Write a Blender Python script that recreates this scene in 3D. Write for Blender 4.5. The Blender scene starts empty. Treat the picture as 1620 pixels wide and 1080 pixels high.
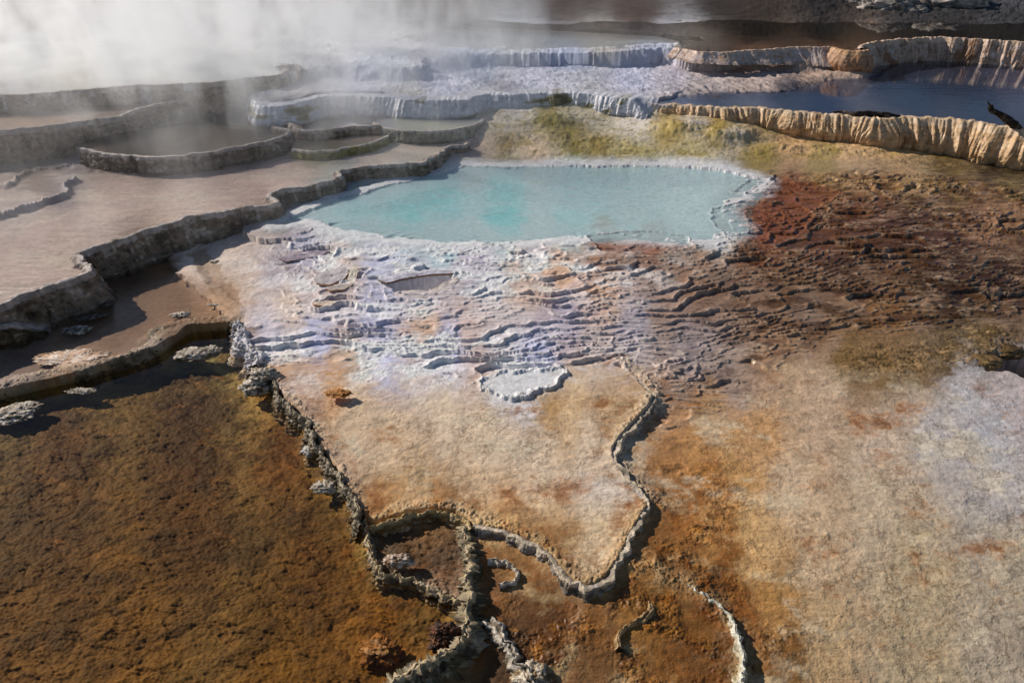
import bpy, math
import numpy as np
from mathutils import Vector

# ------------------------------------------------------------------ camera
H = 3.5; PITCH = math.radians(33.0); FPX = 1080.0      # camera height, tilt, focal length in photo pixels (1620 wide)
scene = bpy.context.scene
COL = scene.collection
cam_d = bpy.data.cameras.new('camera'); cam = bpy.data.objects.new('camera', cam_d); COL.objects.link(cam)
cam_d.sensor_width = 36.0; cam_d.lens = 36.0*FPX/1620.0; cam_d.clip_start = 0.05; cam_d.clip_end = 2000
cam.location = (0, 0, H); cam.rotation_euler = (math.pi/2-PITCH, 0, 0)
scene.camera = cam
# ------------------------------------------------------------------ light
SUN_AZ = math.radians(-62.0)      # from +Y (view direction), negative = to the left
SUN_EL = math.radians(30.0)
world = bpy.data.worlds.new('World'); scene.world = world; world.use_nodes = True
wn = world.node_tree.nodes; wl = world.node_tree.links
sky = wn.new('ShaderNodeTexSky'); sky.sky_type = 'NISHITA'; sky.sun_disc = False
sky.sun_elevation = SUN_EL; sky.sun_rotation = SUN_AZ; sky.altitude = 2000; sky.dust_density = 0.6
wl.new(sky.outputs[0], wn['Background'].inputs[0]); wn['Background'].inputs[1].default_value = 0.06
sd = bpy.data.lights.new('sun', 'SUN'); so = bpy.data.objects.new('sun', sd); COL.objects.link(so)
sd.energy = 4.2; sd.angle = math.radians(0.5); sd.color = (1.0, 0.92, 0.83)
tos = Vector((math.sin(SUN_AZ)*math.cos(SUN_EL), math.cos(SUN_AZ)*math.cos(SUN_EL), math.sin(SUN_EL)))
so.rotation_euler = tos.to_track_quat('Z', 'Y').to_euler()
scene.view_settings.view_transform = 'Standard'; scene.view_settings.look = 'None'
scene.view_settings.exposure = 0.0; scene.view_settings.gamma = 1.0
scene.cycles.volume_step_rate = 2.0; scene.cycles.volume_max_steps = 96
scene.cycles.transparent_max_bounces = 16; scene.cycles.max_bounces = 6; scene.cycles.volume_bounces = 3

rng = np.random.default_rng(7)
# ------------------------------------------------------------------ noise
class Noise:
    def __init__(s, seed):
        r = np.random.default_rng(seed); a = r.random((256, 256))*2*np.pi
        s.gx = np.cos(a).astype(np.float32); s.gy = np.sin(a).astype(np.float32)
        s.jx = r.random((256, 256)).astype(np.float32); s.jy = r.random((256, 256)).astype(np.float32)
    def g(s, x, y):
        x = np.asarray(x, np.float32); y = np.asarray(y, np.float32)
        xi = np.floor(x); yi = np.floor(y); fx = x-xi; fy = y-yi
        i = xi.astype(np.int32) & 255; j = yi.astype(np.int32) & 255; i1 = (i+1) & 255; j1 = (j+1) & 255
        u = fx*fx*fx*(fx*(fx*6-15)+10); v = fy*fy*fy*(fy*(fy*6-15)+10)
        a = s.gx[i, j]*fx+s.gy[i, j]*fy; b = s.gx[i1, j]*(fx-1)+s.gy[i1, j]*fy
        c = s.gx[i, j1]*fx+s.gy[i, j1]*(fy-1); d = s.gx[i1, j1]*(fx-1)+s.gy[i1, j1]*(fy-1)
        return 1.4*((a+(b-a)*u)*(1-v)+(c+(d-c)*u)*v)
    def fbm(s, x, y, o=4, p=.5):
        t = 0; a = 1.0; n = 0
        for k in range(o):
            t = t+a*s.g(x*2.03**k+17.3*k, y*2.03**k-9.1*k); n += a; a *= p
        return t/n*1.3
    def worley(s, x, y):                                   # distance to the nearest cell point
        x = np.asarray(x, np.float32); y = np.asarray(y, np.float32)
        xi = np.floor(x).astype(np.int32); yi = np.floor(y).astype(np.int32); best = np.full(x.shape, 9.0, np.float32)
        for a in (-1, 0, 1):
            for b in (-1, 0, 1):
                i = (xi+a); j = (yi+b)
                d = (i+s.jx[i & 255, j & 255]-x)**2+(j+s.jy[i & 255, j & 255]-y)**2
                best = np.minimum(best, d)
        return np.sqrt(best)
N1, N2, N3, N4 = Noise(1), Noise(2), Noise(3), Noise(4)
def ss(a, b, x):
    t = np.clip((x-a)/(b-a), 0, 1); return t*t*(3-2*t)

# ------------------------------------------------------------------ photo survey -> place
cP, sP = math.cos(PITCH), math.sin(PITCH)
def W(u, v, z):
    """ground position of the point surveyed at photo position (u, v) on the level z"""
    dx = (u-810)/FPX; dy = (540-v)/FPX
    d = (dx, cP+dy*sP, -sP+dy*cP); t = (H-z)/(-d[2])
    return (d[0]*t, d[1]*t)
def Wd(u, v, Y):
    dx = (u-810)/FPX; dy = (540-v)/FPX
    d = (dx, cP+dy*sP, -sP+dy*cP); t = Y/d[1]
    return Vector((d[0]*t, Y, H+d[2]*t))
def PX(X, Y, Z):
    zc = Y*cP+(H-Z)*sP; yc = Y*sP-(H-Z)*cP
    return 810+FPX*X/zc, 540-FPX*yc/zc
def poly(pts, z): return np.array([W(u, v, z) for u, v in pts])
def densify(P, ds, smooth=0):
    P = np.asarray(P, float); seg = np.hypot(*np.diff(P, axis=0).T); s = np.r_[0, np.cumsum(seg)]
    n = max(4, int(s[-1]/ds)); t = np.linspace(0, s[-1], n)
    Q = np.c_[np.interp(t, s, P[:, 0]), np.interp(t, s, P[:, 1])]
    if smooth > 0:
        k = max(1, int(smooth/(t[1]-t[0])))
        for _ in range(2):
            ker = np.ones(2*k+1)/(2*k+1)
            Qp = np.pad(Q, ((k, k), (0, 0)), mode='reflect', reflect_type='odd')
            Q = np.c_[np.convolve(Qp[:, 0], ker, 'valid'), np.convolve(Qp[:, 1], ker, 'valid')]
    return Q, t
def sdist(X, Y, P, reach):
    """signed distance to the closed outline P (negative inside), exact within `reach`"""
    out = np.full(X.shape, 99.0, np.float32)
    x0, y0 = P.min(0)-reach; x1, y1 = P.max(0)+reach
    m = (X > x0) & (X < x1) & (Y > y0) & (Y < y1)
    x = X[m].astype(np.float32); y = Y[m].astype(np.float32)
    if not x.size: return out
    d = np.full(x.shape, 1e9, np.float32); ins = np.zeros(x.shape, bool)
    n = len(P)
    for k in range(n):
        ax, ay = P[k]; bx, by = P[(k+1) % n]; ex, ey = bx-ax, by-ay; L = ex*ex+ey*ey+1e-12
        t = np.clip(((x-ax)*ex+(y-ay)*ey)/L, 0, 1)
        d = np.minimum(d, (x-ax-t*ex)**2+(y-ay-t*ey)**2)
        c = ((ay > y) != (by > y)); 
        if abs(ey) > 1e-9: ins ^= c & (x < ex*(y-ay)/ey+ax)
    out[m] = np.where(ins, -np.sqrt(d), np.sqrt(d))
    return out
def pdist(X, Y, P, reach):
    out = np.full(X.shape, 9.0, np.float32); x0, y0 = P.min(0)-reach; x1, y1 = P.max(0)+reach
    m = (X > x0) & (X < x1) & (Y > y0) & (Y < y1)
    x = X[m].astype(np.float32); y = Y[m].astype(np.float32)
    if not x.size: return out
    d = np.full(x.shape, 1e9, np.float32)
    for k in range(len(P)-1):
        ax, ay = P[k]; ex, ey = P[k+1]-P[k]; L = ex*ex+ey*ey+1e-12
        t = np.clip(((x-ax)*ex+(y-ay)*ey)/L, 0, 1); d = np.minimum(d, (x-ax-t*ex)**2+(y-ay-t*ey)**2)
    out[m] = np.sqrt(d); return out
def lin(c):
    c = np.asarray(c, float)/255; return np.where(c < .04045, c/12.92, ((c+.055)/1.055)**2.4)
GAIN = 1.58
def alb(c): return np.clip(lin(c)*GAIN, 0.006, .82)

# levels (metres)
def hm(z): return np.interp(z, [-1, 0, .12, .2, .25, .44, .64, .78, 1.06, 1.37, 1.6], [-1, 0, .07, .085, .125, .24, .41, .54, .76, 1.09, 1.3])
zA, zB, zT, zTP, zC, zK, zJ, zD, zE, zF, zG, zG2, zM, zH = 0.0, .085, .245, .058, .41, .47, .54, .60, .81, 1.03, .70, 1.10, .76, 1.03
# crest lines, surveyed from the photo
cF = [(-420, 160), (0, 149), (52, 149), (114, 143), (207, 135), (294, 132), (340, 129), (380, 124), (420, 121), (446, 117), (453, 112), (446, 107)]
cF2 = [(439, 105), (455, 102), (467, 102), (474, 110)]
cE = [(-420, 222), (0, 206), (86, 197), (155, 188), (192, 184), (198, 180), (215, 173), (242, 166), (270, 160), (296, 156), (312, 153), (328, 150)]
cD = [(128, 234), (145, 239), (187, 245), (242, 249), (294, 245), (346, 237), (415, 225), (452, 214), (458, 208), (449, 203), (430, 200)]
cC = [(-420, 600), (0, 480), (62, 455), (128, 436), (140, 424), (134, 410), (121, 400), (155, 386), (194, 371), (240, 361), (266, 353), (304, 342), (377, 328), (422, 324), (434, 319), (426, 308), (445, 300), (484, 294), (525, 284), (540, 270), (560, 264), (616, 261), (660, 257), (684, 250), (684, 244), (700, 235), (724, 229), (736, 224)]
cB = [(-420, 700), (0, 613), (62, 592), (128, 580), (194, 564), (238, 550), (246, 540), (238, 530), (250, 520), (277, 511), (311, 506), (350, 505), (372, 508), (385, 520)]
cJ = [(592, 193), (602, 200), (616, 204), (640, 207), (668, 207.5), (695, 207), (720, 204), (745, 199), (760, 194), (766, 188)]
cK = [(462, 236), (490, 240), (530, 237), (580, 228), (606, 219), (616, 214)]
cM = [(404, 142), (402, 156), (414, 168), (440, 168), (478, 160), (500, 154), (530, 151), (570, 151), (610, 152), (640, 156), (668, 159), (703, 158), (738, 158), (748, 153), (760, 148), (793, 149), (858, 147), (910, 147), (945, 150), (979, 154), (1010, 158), (1031, 161)]
cGa = [(1020, 160), (1060, 166), (1095, 168), (1129, 171), (1165, 171), (1198, 171), (1225, 173), (1245, 177)]
cGb = [(1240, 176), (1270, 178), (1302, 181), (1354, 184), (1380, 187), (1396, 189)]
cGc = [(1385, 189), (1405, 186), (1433, 185), (1460, 186), (1492, 188), (1544, 193), (1620, 205), (1800, 225)]
cG2a = [(1316, 74), (1325, 78), (1340, 80), (1362, 81), (1374, 79)]
cG2b = [(1366, 76), (1368, 71), (1388, 66), (1423, 62), (1455, 60), (1480, 59)]
cG2c = [(1474, 60), (1500, 59), (1544, 62), (1620, 67), (1900, 84)]
cG3 = [(1066, 75), (1105, 82), (1140, 83), (1174, 80), (1220, 77), (1267, 74), (1316, 74)]
cTL = [(398, 574), (405, 582), (425, 592), (438, 618), (455, 636), (484, 662), (497, 690), (508, 712), (528, 738), (546, 770), (562, 800), (576, 826)]
cTR = [(984, 582), (1000, 590), (1014, 606), (1036, 628), (1030, 645), (1006, 670), (985, 692), (972, 712), (976, 730), (1000, 762), (1022, 782), (1030, 800), (1018, 818), (1000, 846), (985, 882), (962, 916), (937, 932), (908, 924), (884, 900), (868, 880), (840, 860), (795, 842), (748, 832)]
cS1 = [(574, 822), (580, 845), (582, 868), (590, 885), (604, 902), (630, 913), (660, 918), (690, 936), (718, 950), (735, 962)]
cS2 = [(585, 834), (600, 828), (625, 820), (650, 812), (685, 808), (718, 812), (735, 822), (746, 834)]
cS3 = [(742, 826), (740, 840), (745, 858), (738, 872), (744, 890), (738, 908), (744, 926), (742, 950), (736, 975), (730, 1000), (712, 1028), (690, 1045), (655, 1060), (620, 1085), (560, 1130)]
cR1 = [(1002, 896), (1030, 900), (1055, 912), (1085, 922), (1112, 936), (1135, 952), (1158, 976), (1166, 1000), (1172, 1014), (1178, 1040), (1172, 1070), (1176, 1110)]

G = []   # polygon regions: (name, outline, level fn or const, blend width, soft)
def reg(name, pts, zp, level, w=.03, inset=.03): G.append((name, poly(pts, zp), level, w, inset))
reg('B', cB[:-1]+[(372, 500), (360, 480), (330, 440), (312, 400), (330, 385), (420, 355), (440, 320), (0, 440), (-420, 560)], zB, zB-.05, .25, .06)
reg('A', [(-420, 1500), (-420, 720), (0, 630), (128, 600), (250, 560), (300, 525), (370, 520), (405, 580), (440, 622), (490, 690), (550, 790), (580, 860), (600, 905), (660, 925), (720, 955), (725, 1000), (690, 1040), (600, 1110), (500, 1500)], zA, None, .08, .02)
reg('TP', cTL[1:]+cS2[1:]+list(reversed(cTR[:-1]))+[(960, 575), (890, 580), (850, 610), (790, 620), (750, 605), (650, 575), (560, 570), (470, 580)], zTP, zTP, .03, .03)
reg('S', cS1[:-1]+[(738, 950), (742, 900), (742, 835), (720, 815), (680, 811), (630, 822), (600, 830)], .04, .0, .04, .02)
reg('C', cC+[(760, 215), (700, 200), (600, 180), (400, 150), (0, 140), (-420, 140)], zC, zC-.05, .03, .04)
reg('K', cK+[(600, 205), (560, 190), (500, 180), (430, 190), (455, 210)], zK, zK-.02, .03, .03)
reg('M', cM+[(1060, 164), (1160, 160), (1240, 120), (1300, 84), (1128, 66), (1100, -20), (300, -20), (250, 100), (340, 150)], zM, None, .04, .04)
reg('J', cJ+[(740, 184), (690, 182), (640, 183), (605, 187)], zJ, zJ-.02, .03, .025)
reg('D', cD+[(380, 196), (311, 190), (250, 195), (180, 205), (110, 225)], zD, zD-.07, .03, .04)
reg('G', cGa+cGb[1:]+cGc[1:]+[(1800, 80), (1400, 80), (1300, 84), (1200, 92), (1150, 110), (1110, 130), (1060, 155)], zG, zG-.06, .03, .04)
reg('E', cE+[(330, 175), (340, 140), (0, 130), (-420, 130)], zE, zE-.05, .03, .04)
reg('G2', cG3+cG2a[1:]+cG2b[1:]+cG2c[1:]+[(1900, -60), (500, -60), (560, 30), (900, 46), (1040, 56), (1090, 64)], zG2, zG2-.06, .03, .05)
reg('F', cF+cF2+[(470, 90), (440, 60), (300, 30), (-420, 20)], zF, zF-.03, .03, .04)

# control heights for open ground (u, v, z)
CH = np.array([
(-400,1400,-.06),(0,1080,-.06),(300,1080,-.06),(600,1050,-.05),(850,1060,-.06),(1000,1050,-.06),(1100,1000,-.05),(1250,1070,-.06),(1500,1070,-.12),(1620,1080,-.12),(800,1400,-.2),(1900,1300,-.2),
(900,980,-.02),(1050,920,-.0),(960,950,.01),(800,900,.0),(850,900,.01),(1080,850,.01),(1150,850,-.01),(1300,800,-.0),(1500,800,-.01),(1620,700,0),(1300,650,.02),(1150,700,.02),(1060,700,.02),(1070,800,.01),(1100,640,.04),(1060,650,.02),(1200,600,.06),(1400,600,.06),(1600,640,.03),(1500,540,.06),(1620,540,.08),(1900,700,.05),
(460,620,.11),(500,570,.145),(600,570,.135),(750,605,.115),(900,590,.115),(1000,570,.15),(1060,600,.12),(1130,590,.08),(420,560,.17),(400,520,.20),(450,520,.22),(600,525,.25),(800,530,.25),(1000,500,.29),(1200,540,.12),(1150,520,.2),(1300,505,.18),(1400,490,.16),(1500,485,.14),(1620,460,.2),(1100,450,.34),(1300,430,.32),(1450,410,.3),(1550,420,.28),(1600,370,.38),(1250,360,.41),(1400,330,.43),(1600,320,.46),(1900,400,.45),
(300,400,.19),(330,450,.19),(400,420,.22),(400,480,.21),(500,400,.33),(460,370,.39),(430,385,.31),(445,350,.38),(480,350,.39),(600,460,.34),(700,440,.38),(850,430,.41),(950,395,.43),(700,500,.29),(1100,395,.43),
(530,340,.39),(560,340,.39),(700,300,.38),(700,360,.39),(800,370,.41),(850,350,.38),(1000,300,.39),(1000,350,.40),(1150,330,.43),(1180,300,.44),(1200,280,.45),(600,290,.42),
(250,440,.14),(120,520,.14),(50,590,.14),(-300,650,.14),(0,500,.2),
(740,255,.46),(760,250,.46),(900,255,.47),(1050,258,.46),(1200,268,.46),(1400,285,.48),(1600,300,.48),(1250,240,.53),(1400,255,.5),(1500,262,.44),(1600,268,.42),(1900,310,.45),
(780,200,.72),(900,200,.70),(980,190,.74),(900,215,.64),(1000,220,.64),(1100,225,.66),(1200,225,.62),(1300,228,.58),(800,172,.86),(900,165,.90),(1000,172,.90),(1060,182,.84),(1100,200,.8),(1180,203,.74),(1240,210,.66),(870,186,.77),
(600,195,.74),(480,190,.78),(560,182,.8),(700,176,.82),(640,178,.82),
(800,-10,1.4),(1300,-10,1.4),(1620,20,1.4),(300,-10,1.5)], float)
CH[:, 2] = hm(CH[:, 2])
CXY = np.array([W(u, v, z) for u, v, z in CH])
def tps_fit(P, z):
    n = len(P); r = np.hypot(P[:, None, 0]-P[None, :, 0], P[:, None, 1]-P[None, :, 1])
    K = np.where(r > 0, r*r*np.log(r+1e-12), 0)+np.eye(n)*2e-3
    A = np.zeros((n+3, n+3)); A[:n, :n] = K; A[:n, n] = 1; A[:n, n+1:] = P; A[n, :n] = 1; A[n+1:, :n] = P.T
    return np.linalg.solve(A, np.r_[z, 0, 0, 0])
tw = tps_fit(CXY, CH[:, 2])
def tps(X, Y):
    z = (tw[-3]+tw[-2]*X+tw[-1]*Y).astype(np.float32)
    for k in range(len(CXY)):
        r2 = (X-CXY[k, 0])**2+(Y-CXY[k, 1])**2+1e-9
        z += (tw[k]*0.5)*r2*np.log(r2)
    return z
# white mounds: (outline, level, blend)
MOUNDS = [
 ([(470,112),(540,108),(640,112),(700,104),(690,94),(760,88),(850,84),(960,80),(1046,72),(1128,68),(1110,56),(1000,20),(500,20),(380,60),(440,104)], 1.31, .30),
 ([(380,150),(440,158),(500,150),(620,146),(690,132),(650,118),(560,112),(480,116)], 1.13, .35),
 ([(985,92),(1020,86),(1066,88),(1110,98),(1180,103),(1240,100),(1300,106),(1335,116),(1334,124),(1300,134),(1262,142),(1200,144),(1130,146),(1060,156),(1020,150),(990,125)], 1.05, .5),
 ([(1266,96),(1330,92),(1370,100),(1376,108),(1400,114),(1360,120),(1300,118),(1270,108)], 1.06, .22),
 ([(1070,80),(1180,84),(1300,82),(1330,92),(1290,98),(1180,96),(1110,93),(1060,88)], 1.22, .3),
]

MOUNDS = [(a, float(hm(b)), c) for a, b, c in MOUNDS]

def terr(q, lipw=.13, lip=.35):
    n = np.floor(q); f = q-n
    return n-1+ss(0, lipw, f)+lip*np.exp(-((f-lipw*1.15)/.10)**2)*(f > 0)-.22*ss(.3, 1, f)*0, f

ripple_poly = poly([(385,512),(470,470),(430,400),(500,360),(640,385),(900,385),(1000,372),(1120,380),(1150,300),(1250,285),(1480,290),(1700,330),(1750,470),(1500,495),(1330,505),(1200,565),(1130,620),(1060,640),(1010,600),(960,578),(890,590),(800,625),(700,610),(560,582),(470,610),(430,590)], .17)
pit_poly = poly([(606,446),(640,436),(690,431),(722,430),(716,444),(690,456),(655,464),(625,462)], .20)
bowl_poly = poly([(752,604),(775,590),(830,584),(890,580),(898,590),(880,606),(850,617),(810,627),(775,618)], .10)
hole_poly = poly([(1562,580),(1570,560),(1600,552),(1700,548),(1750,600),(1640,596),(1600,580)], .06)
brown_pools = [poly([(1128,330),(1180,318),(1260,322),(1290,340),(1262,368),(1210,382),(1150,372),(1130,350)], .24), poly([(930,372),(1010,364),(1085,372),(1095,392),(1030,400),(950,396)], .235),poly([(1190,282),(1290,290),(1330,305),(1290,330),(1230,318),(1160,300)], .25)]

Tpoly = poly([(440,352),(490,345),(540,360),(620,374),(700,380),(790,381),(880,374),(960,366),(1060,374),(1120,380),(1160,360),(1140,335),(1150,315),(1190,300),(1200,283),(1130,268),(1060,262),(950,264),(880,262),(800,264),(740,262),(680,276),(600,296),(530,315),(470,338)], zT)
Hpoly = poly([(700,74),(780,79),(860,78),(920,76.5),(980,74.5),(1030,70),(1075,69),(1105,67),(1118,65),(1100,60),(1060,56),(1000,50),(900,45),(800,44),(700,50),(640,60)], 1.03)
Bpoly = poly([(-420,660),(0,600),(128,575),(194,560),(240,540),(250,518),(300,503),(352,498),(345,485),(320,470),(300,450),(275,420),(262,402),(300,388),(370,372),(430,352),(445,335),(430,322),(300,340),(150,395),(140,430),(0,485),(-420,610)], zB)
def terrain(X, Y):
    X = X.astype(np.float32); Y = Y.astype(np.float32)
    far = ss(17.5, 19.5, Y)
    zb = tps(X, np.minimum(Y, 19.5))
    zb = zb*(1-far)+(1.12)*far
    side = ss(9, 14, np.abs(X)-Y*.35)
    zb = zb*(1-side)+.8*side
    R = {}
    wx = X+.035*N1.fbm(X*3, Y*3, 3); wy = Y+.035*N2.fbm(X*3, Y*3, 3)
    rip = ss(.25, -.12, sdist(wx, wy, ripple_poly, .6)); R['rip'] = rip
    lum = N3.fbm(X*2.2, Y*3.2, 3)
    # little stepped terraces: lobed contour steps in two sizes
    wc = N2.worley(wx*1.7, wy*4.0); wc2 = N3.worley(wx*6.0, wy*11.0)
    u, v = PX(X, Y, zb)
    lum2 = N1.fbm(X*1.3+8, Y*2.2, 3, .5); stp = .026
    rmp = .050*Y-.012*X+.03*N4.fbm(X*.55, Y*.9, 2)
    q1 = (zb+rmp+.040*lum2-.018*wc-.004*wc2+.003*N1.fbm(X*9, Y*18, 3, .5))/stp
    t1, f1 = terr(q1, .17, .32)
    stp2 = .0115
    q2 = (zb+rmp*.75+.020*N1.fbm(X*1.6, Y*4.2, 4, .55)-.003*wc2+.0016*N4.fbm(X*12, Y*24, 2, .5))/stp2
    t2, f2 = terr(q2, .16, .3)
    fine = ss(-.15, .35, N4.fbm(X*.9+4, Y*1.6, 2)+.25*ss(700, 1150, u))
    zr = ((t1-q1)*stp)*(1-.75*fine)+((t2-q2)*stp2*.85)*(.3+.7*fine)+.014
    z = zb+zr*rip*(.8+.9*ss(-.25, .3, N3.fbm(X*.9, Y*1.5, 3)))
    lz = np.maximum(np.exp(-((f1-.19)/.06)**2)*(1-.5*fine), np.exp(-((f2-.19)/.09)**2)*fine)*ss(-.45, .2, N2.fbm(X*2, Y*3, 3)); z = z+rip*lz*(.004+.003*ss(950, 1250, u)); R['lz'] = lz
    R['f1'] = f1; R['f2'] = f2; R['fine'] = fine
    base = z.copy()
    rid = np.zeros(X.shape, np.int8)
    inpool = np.zeros(X.shape, np.float32)
    for k, (nm, P, lev, w, inset) in enumerate(G):
        reach = max(w, inset)*2+.1
        d = sdist(wx if nm in 'B' else X, wy if nm in 'B' else Y, P, reach)+inset
        m = ss(w, -w if w > .05 else 0, d)
        if nm == 'A': lv = -.055-.05*ss(.9, 0, np.hypot(X+2.6, Y-4.9)/2.2)
        elif nm == 'M':
            lv = np.full(X.shape, .77, np.float32); lv += .05*ss(11, 13.5, Y)-.06*ss(900, 1040, u)
        elif nm == 'TP': lv = zTP+.02*ss(3.3, 4.9, Y)
        else: lv = lev
        z = z*(1-m)+lv*m
        rid[(m > .5)] = k+1
        if nm != 'M' and nm != 'TP': inpool = np.maximum(inpool*(1), m)
        else: inpool *= (1-m)
    for k, (pp, lev, w) in enumerate(MOUNDS):
        P = poly(pp, lev); d = sdist(X+.10*N1.g(X*2.5, Y*2.5), Y+.1*N2.g(X*2.5, Y*2.5), P, w*1.6)
        m = ss(w, -w*.6, d+w*.5)
        if k in (2, 3, 4): m = np.clip(m, 0, 1)
        z = np.where(m > 0, np.maximum(z, z*(1-m)+lev*m), z); inpool *= 1-ss(.2, .6, m)
        rid[m > .5] = 30+k
    Tm = None
    for (P, zw, band) in ((Tpoly, zT-.012, .20), (Bpoly, zB, .18), (Hpoly, 1.04, .25)):
        d = sdist(X+.10*N1.fbm(X*3.2, Y*4.2, 5, .6), Y+.08*N2.fbm(X*3.2, Y*4.2, 5, .6), P, band+.3)
        ok = (rid == 0) if P is Tpoly else (((rid == 0) | (rid == 1)) if P is Bpoly else (rid >= 0))
        z = np.where(ok & (d > 0) & (d < band+.2), np.maximum(z, zw+.003+.005*ss(0, .15, d)-.03*ss(band*.6, band+.15, d)), z)
        dd = np.minimum(-d, 9); z = np.where(ok & (d <= 0), np.minimum(z, zw-.004-.05*ss(0, .9, dd)), z)
        inpool = np.where(ok, np.maximum(inpool, ss(0, .05, -d)), inpool)
        if P is Tpoly: R['T'] = ok*ss(.01, -.02, d); R['Tsh'] = ok*np.maximum(ss(-.75, -.05, d+.25*N3.fbm(X*1.5, Y*4, 5, .6)), .9*ss(-1.7, -.5, d+.6*N3.fbm(X*1.5, Y*4, 5, .65))*ss(1000, 1120, u))*ss(.35, .1, d)*(1-ss(700, 760, PX(X, Y, z)[0])*ss(380, 374, PX(X, Y, z)[1])*0)
    # broken crust pit, round bowl, dark hole
    d = sdist(X, Y, pit_poly, .3); z -= .16*ss(.0, -.10, d+.012*N1.g(X*30, Y*30)); R['pit'] = ss(.02, -.02, d)
    d = sdist(X+.07*N1.fbm(X*8, Y*8, 5, .65), Y+.07*N2.fbm(X*8, Y*8, 5, .65), bowl_poly, .3); m = ss(.05, -.015, d)
    z = z*(1-m)+(.085)*m+.022*np.exp(-(d/.02)**2)*ss(-.6, .4, N3.g(X*9, Y*9)+.3); R['bowl'] = m
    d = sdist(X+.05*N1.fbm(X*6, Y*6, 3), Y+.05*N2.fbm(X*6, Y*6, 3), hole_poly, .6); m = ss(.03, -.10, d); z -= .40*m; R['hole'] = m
    bp = 0
    for P in brown_pools:
        d = sdist(X+.05*N1.fbm(X*6, Y*6, 4), Y+.05*N2.fbm(X*6, Y*6, 4), P, .5); m = ss(.06, -.03, d); bp = np.maximum(bp, m)
        z += .012*np.exp(-((d-.02)/.015)**2)-.012*m
    R['bp'] = bp
    # surface texture -----------------------------------------------------
    u, v = PX(X, Y, z)
    A = (rid == 2); S = (rid == 4)
    near = ss(9, 4, Y)
    wet = np.zeros(X.shape, np.float32)
    # flaky crust: quantised noise gives broken plate edges
    nf = N1.fbm(X*4+.2*N2.g(X*9, Y*9), Y*6, 5, .58)
    nq = np.abs(N2.fbm(X*1.7, Y*2.6, 5, .6))
    flake = (np.floor(nf*7)+ss(0, .09, nf*7-np.floor(nf*7)))/7; fedge = np.exp(-((nf*7-np.floor(nf*7))/.10)**2); R['fedge'] = fedge*ss(-.12, .28, N3.fbm(X*1.9, Y*2.6, 5, .65))
    flake2 = np.floor(N4.fbm(X*9, Y*13, 4, .6)*5)/5
    dry = (1-inpool)
    far_w = ss(600, 250, v)
    z += dry*(.012*flake+.0028*flake2)*(.35+.65*ss(.0, .35, nq+.15))*(1-.92*rip)*(1-.3*far_w)
    z += (.0018*N3.fbm(X*26, Y*30, 3)+.0008*N4.g(X*110, Y*120))*(1-.5*A)
    # white rubbly crust around the ripple zone
    rub = np.exp(-(((u-620)/330)**2+((v-560)/60)**2)**2)+np.exp(-(((u-640)/270)**2+((v-430)/70)**2)**2)+.8*np.exp(-(((u-980)/120)**2+((v-430)/50)**2)**2)
    rub = np.clip(rub, 0, 1)*ss(-.25, .3, N2.fbm(X*2.2, Y*3.4, 3)); R['rub'] = rub
    z += rub*(1-R['bowl'])*(1-R['pit'])*dry*(.013*np.abs(N1.fbm(X*7, Y*12, 4, .6))+.007*N3.fbm(X*18, Y*26, 3, .65)-.008)
    # algae mat in the brown pools
    al = A | S
    mat = N1.fbm(X*3.0+Y*.8, Y*4.2-X*.6, 5, .62)
    z += al*(.030*np.abs(mat)+.006*N2.fbm((X*.94-Y*.34)*7, (Y*.94+X*.34)*17, 4, .6)+.0022*N3.fbm(X*38, Y*46, 2)-.02)
    na = N4.fbm((X*.94-Y*.34)*.8, (Y*.94+X*.34)*2.4, 6, .62)*3.2; fa_ = na-np.floor(na); z += al*(.012*(np.floor(na)+ss(0, .25, fa_))-.006)*.7
    R['mat'] = mat; R['aedge'] = al*np.exp(-(fa_/.09)**2)*ss(-.1, .3, N1.fbm(X*1.7, Y*2.4, 4, .6))
    # algae lumps on the orange ground
    org = np.exp(-(((u-1080)/120)**2+((v-830)/120)**2))+1.3*np.exp(-(((u-1000)/250)**2+((v-1010)/100)**2)**2)
    org = np.clip(org, 0, 1)*(rid == 0)*ss(-.2, .25, N3.fbm(X*3, Y*4, 4)); R['org'] = org
    z += org*(.030*np.abs(N2.fbm(X*6, Y*8, 6, .68))+.002*N1.g(X*60, Y*60))
    ol = np.clip(np.exp(-(((u-1420)/110)**2+((v-568)/30)**2)**2)+np.exp(-(((u-1550)/80)**2+((v-545)/35)**2)**2)+.8*np.exp(-(((u-1500)/140)**2+((v-262)/8)**2)), 0, 1); R['ol'] = ol
    z += ol*(.020*np.abs(N2.fbm(X*6, Y*11, 5, .65))+.004*N3.g(X*40, Y*50))
    # olive mossy mounds behind the turquoise pool and by the hole
    for (mu, mv, su, sv, h) in ((870,190,42,10,.10),(905,222,60,14,.07),(955,232,80,16,.05),(1060,205,40,12,.10),(1160,215,55,12,.10),(1100,200,45,12,.06),(1240,238,50,7,.06),(1340,240,110,13,.09),(1450,252,70,7,.04),(1480,292,150,10,.05),(1560,548,30,16,.07),(1530,572,40,18,.06),(1590,525,60,18,.05),(800,215,60,14,.04)):
        g_ = np.exp(-(((u-mu)/su)**2+((v-mv)/sv)**2)); z += .65*h*g_*(1+.5*N2.fbm(X*5, Y*5, 4, .6))
    slopes = ss(262, 245, v)*(rid == 0)*ss(740, 780, u); R['slopes'] = slopes
    z += slopes*(.018*N1.fbm(X*2.6, Y*4, 4, .6)+.012*np.abs(N3.fbm(X*8, Y*9, 3)))
    gr = ss(1120, 1250, u)*ss(262, 275, v)*ss(330, 300, v)*(rid == 0)
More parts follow.
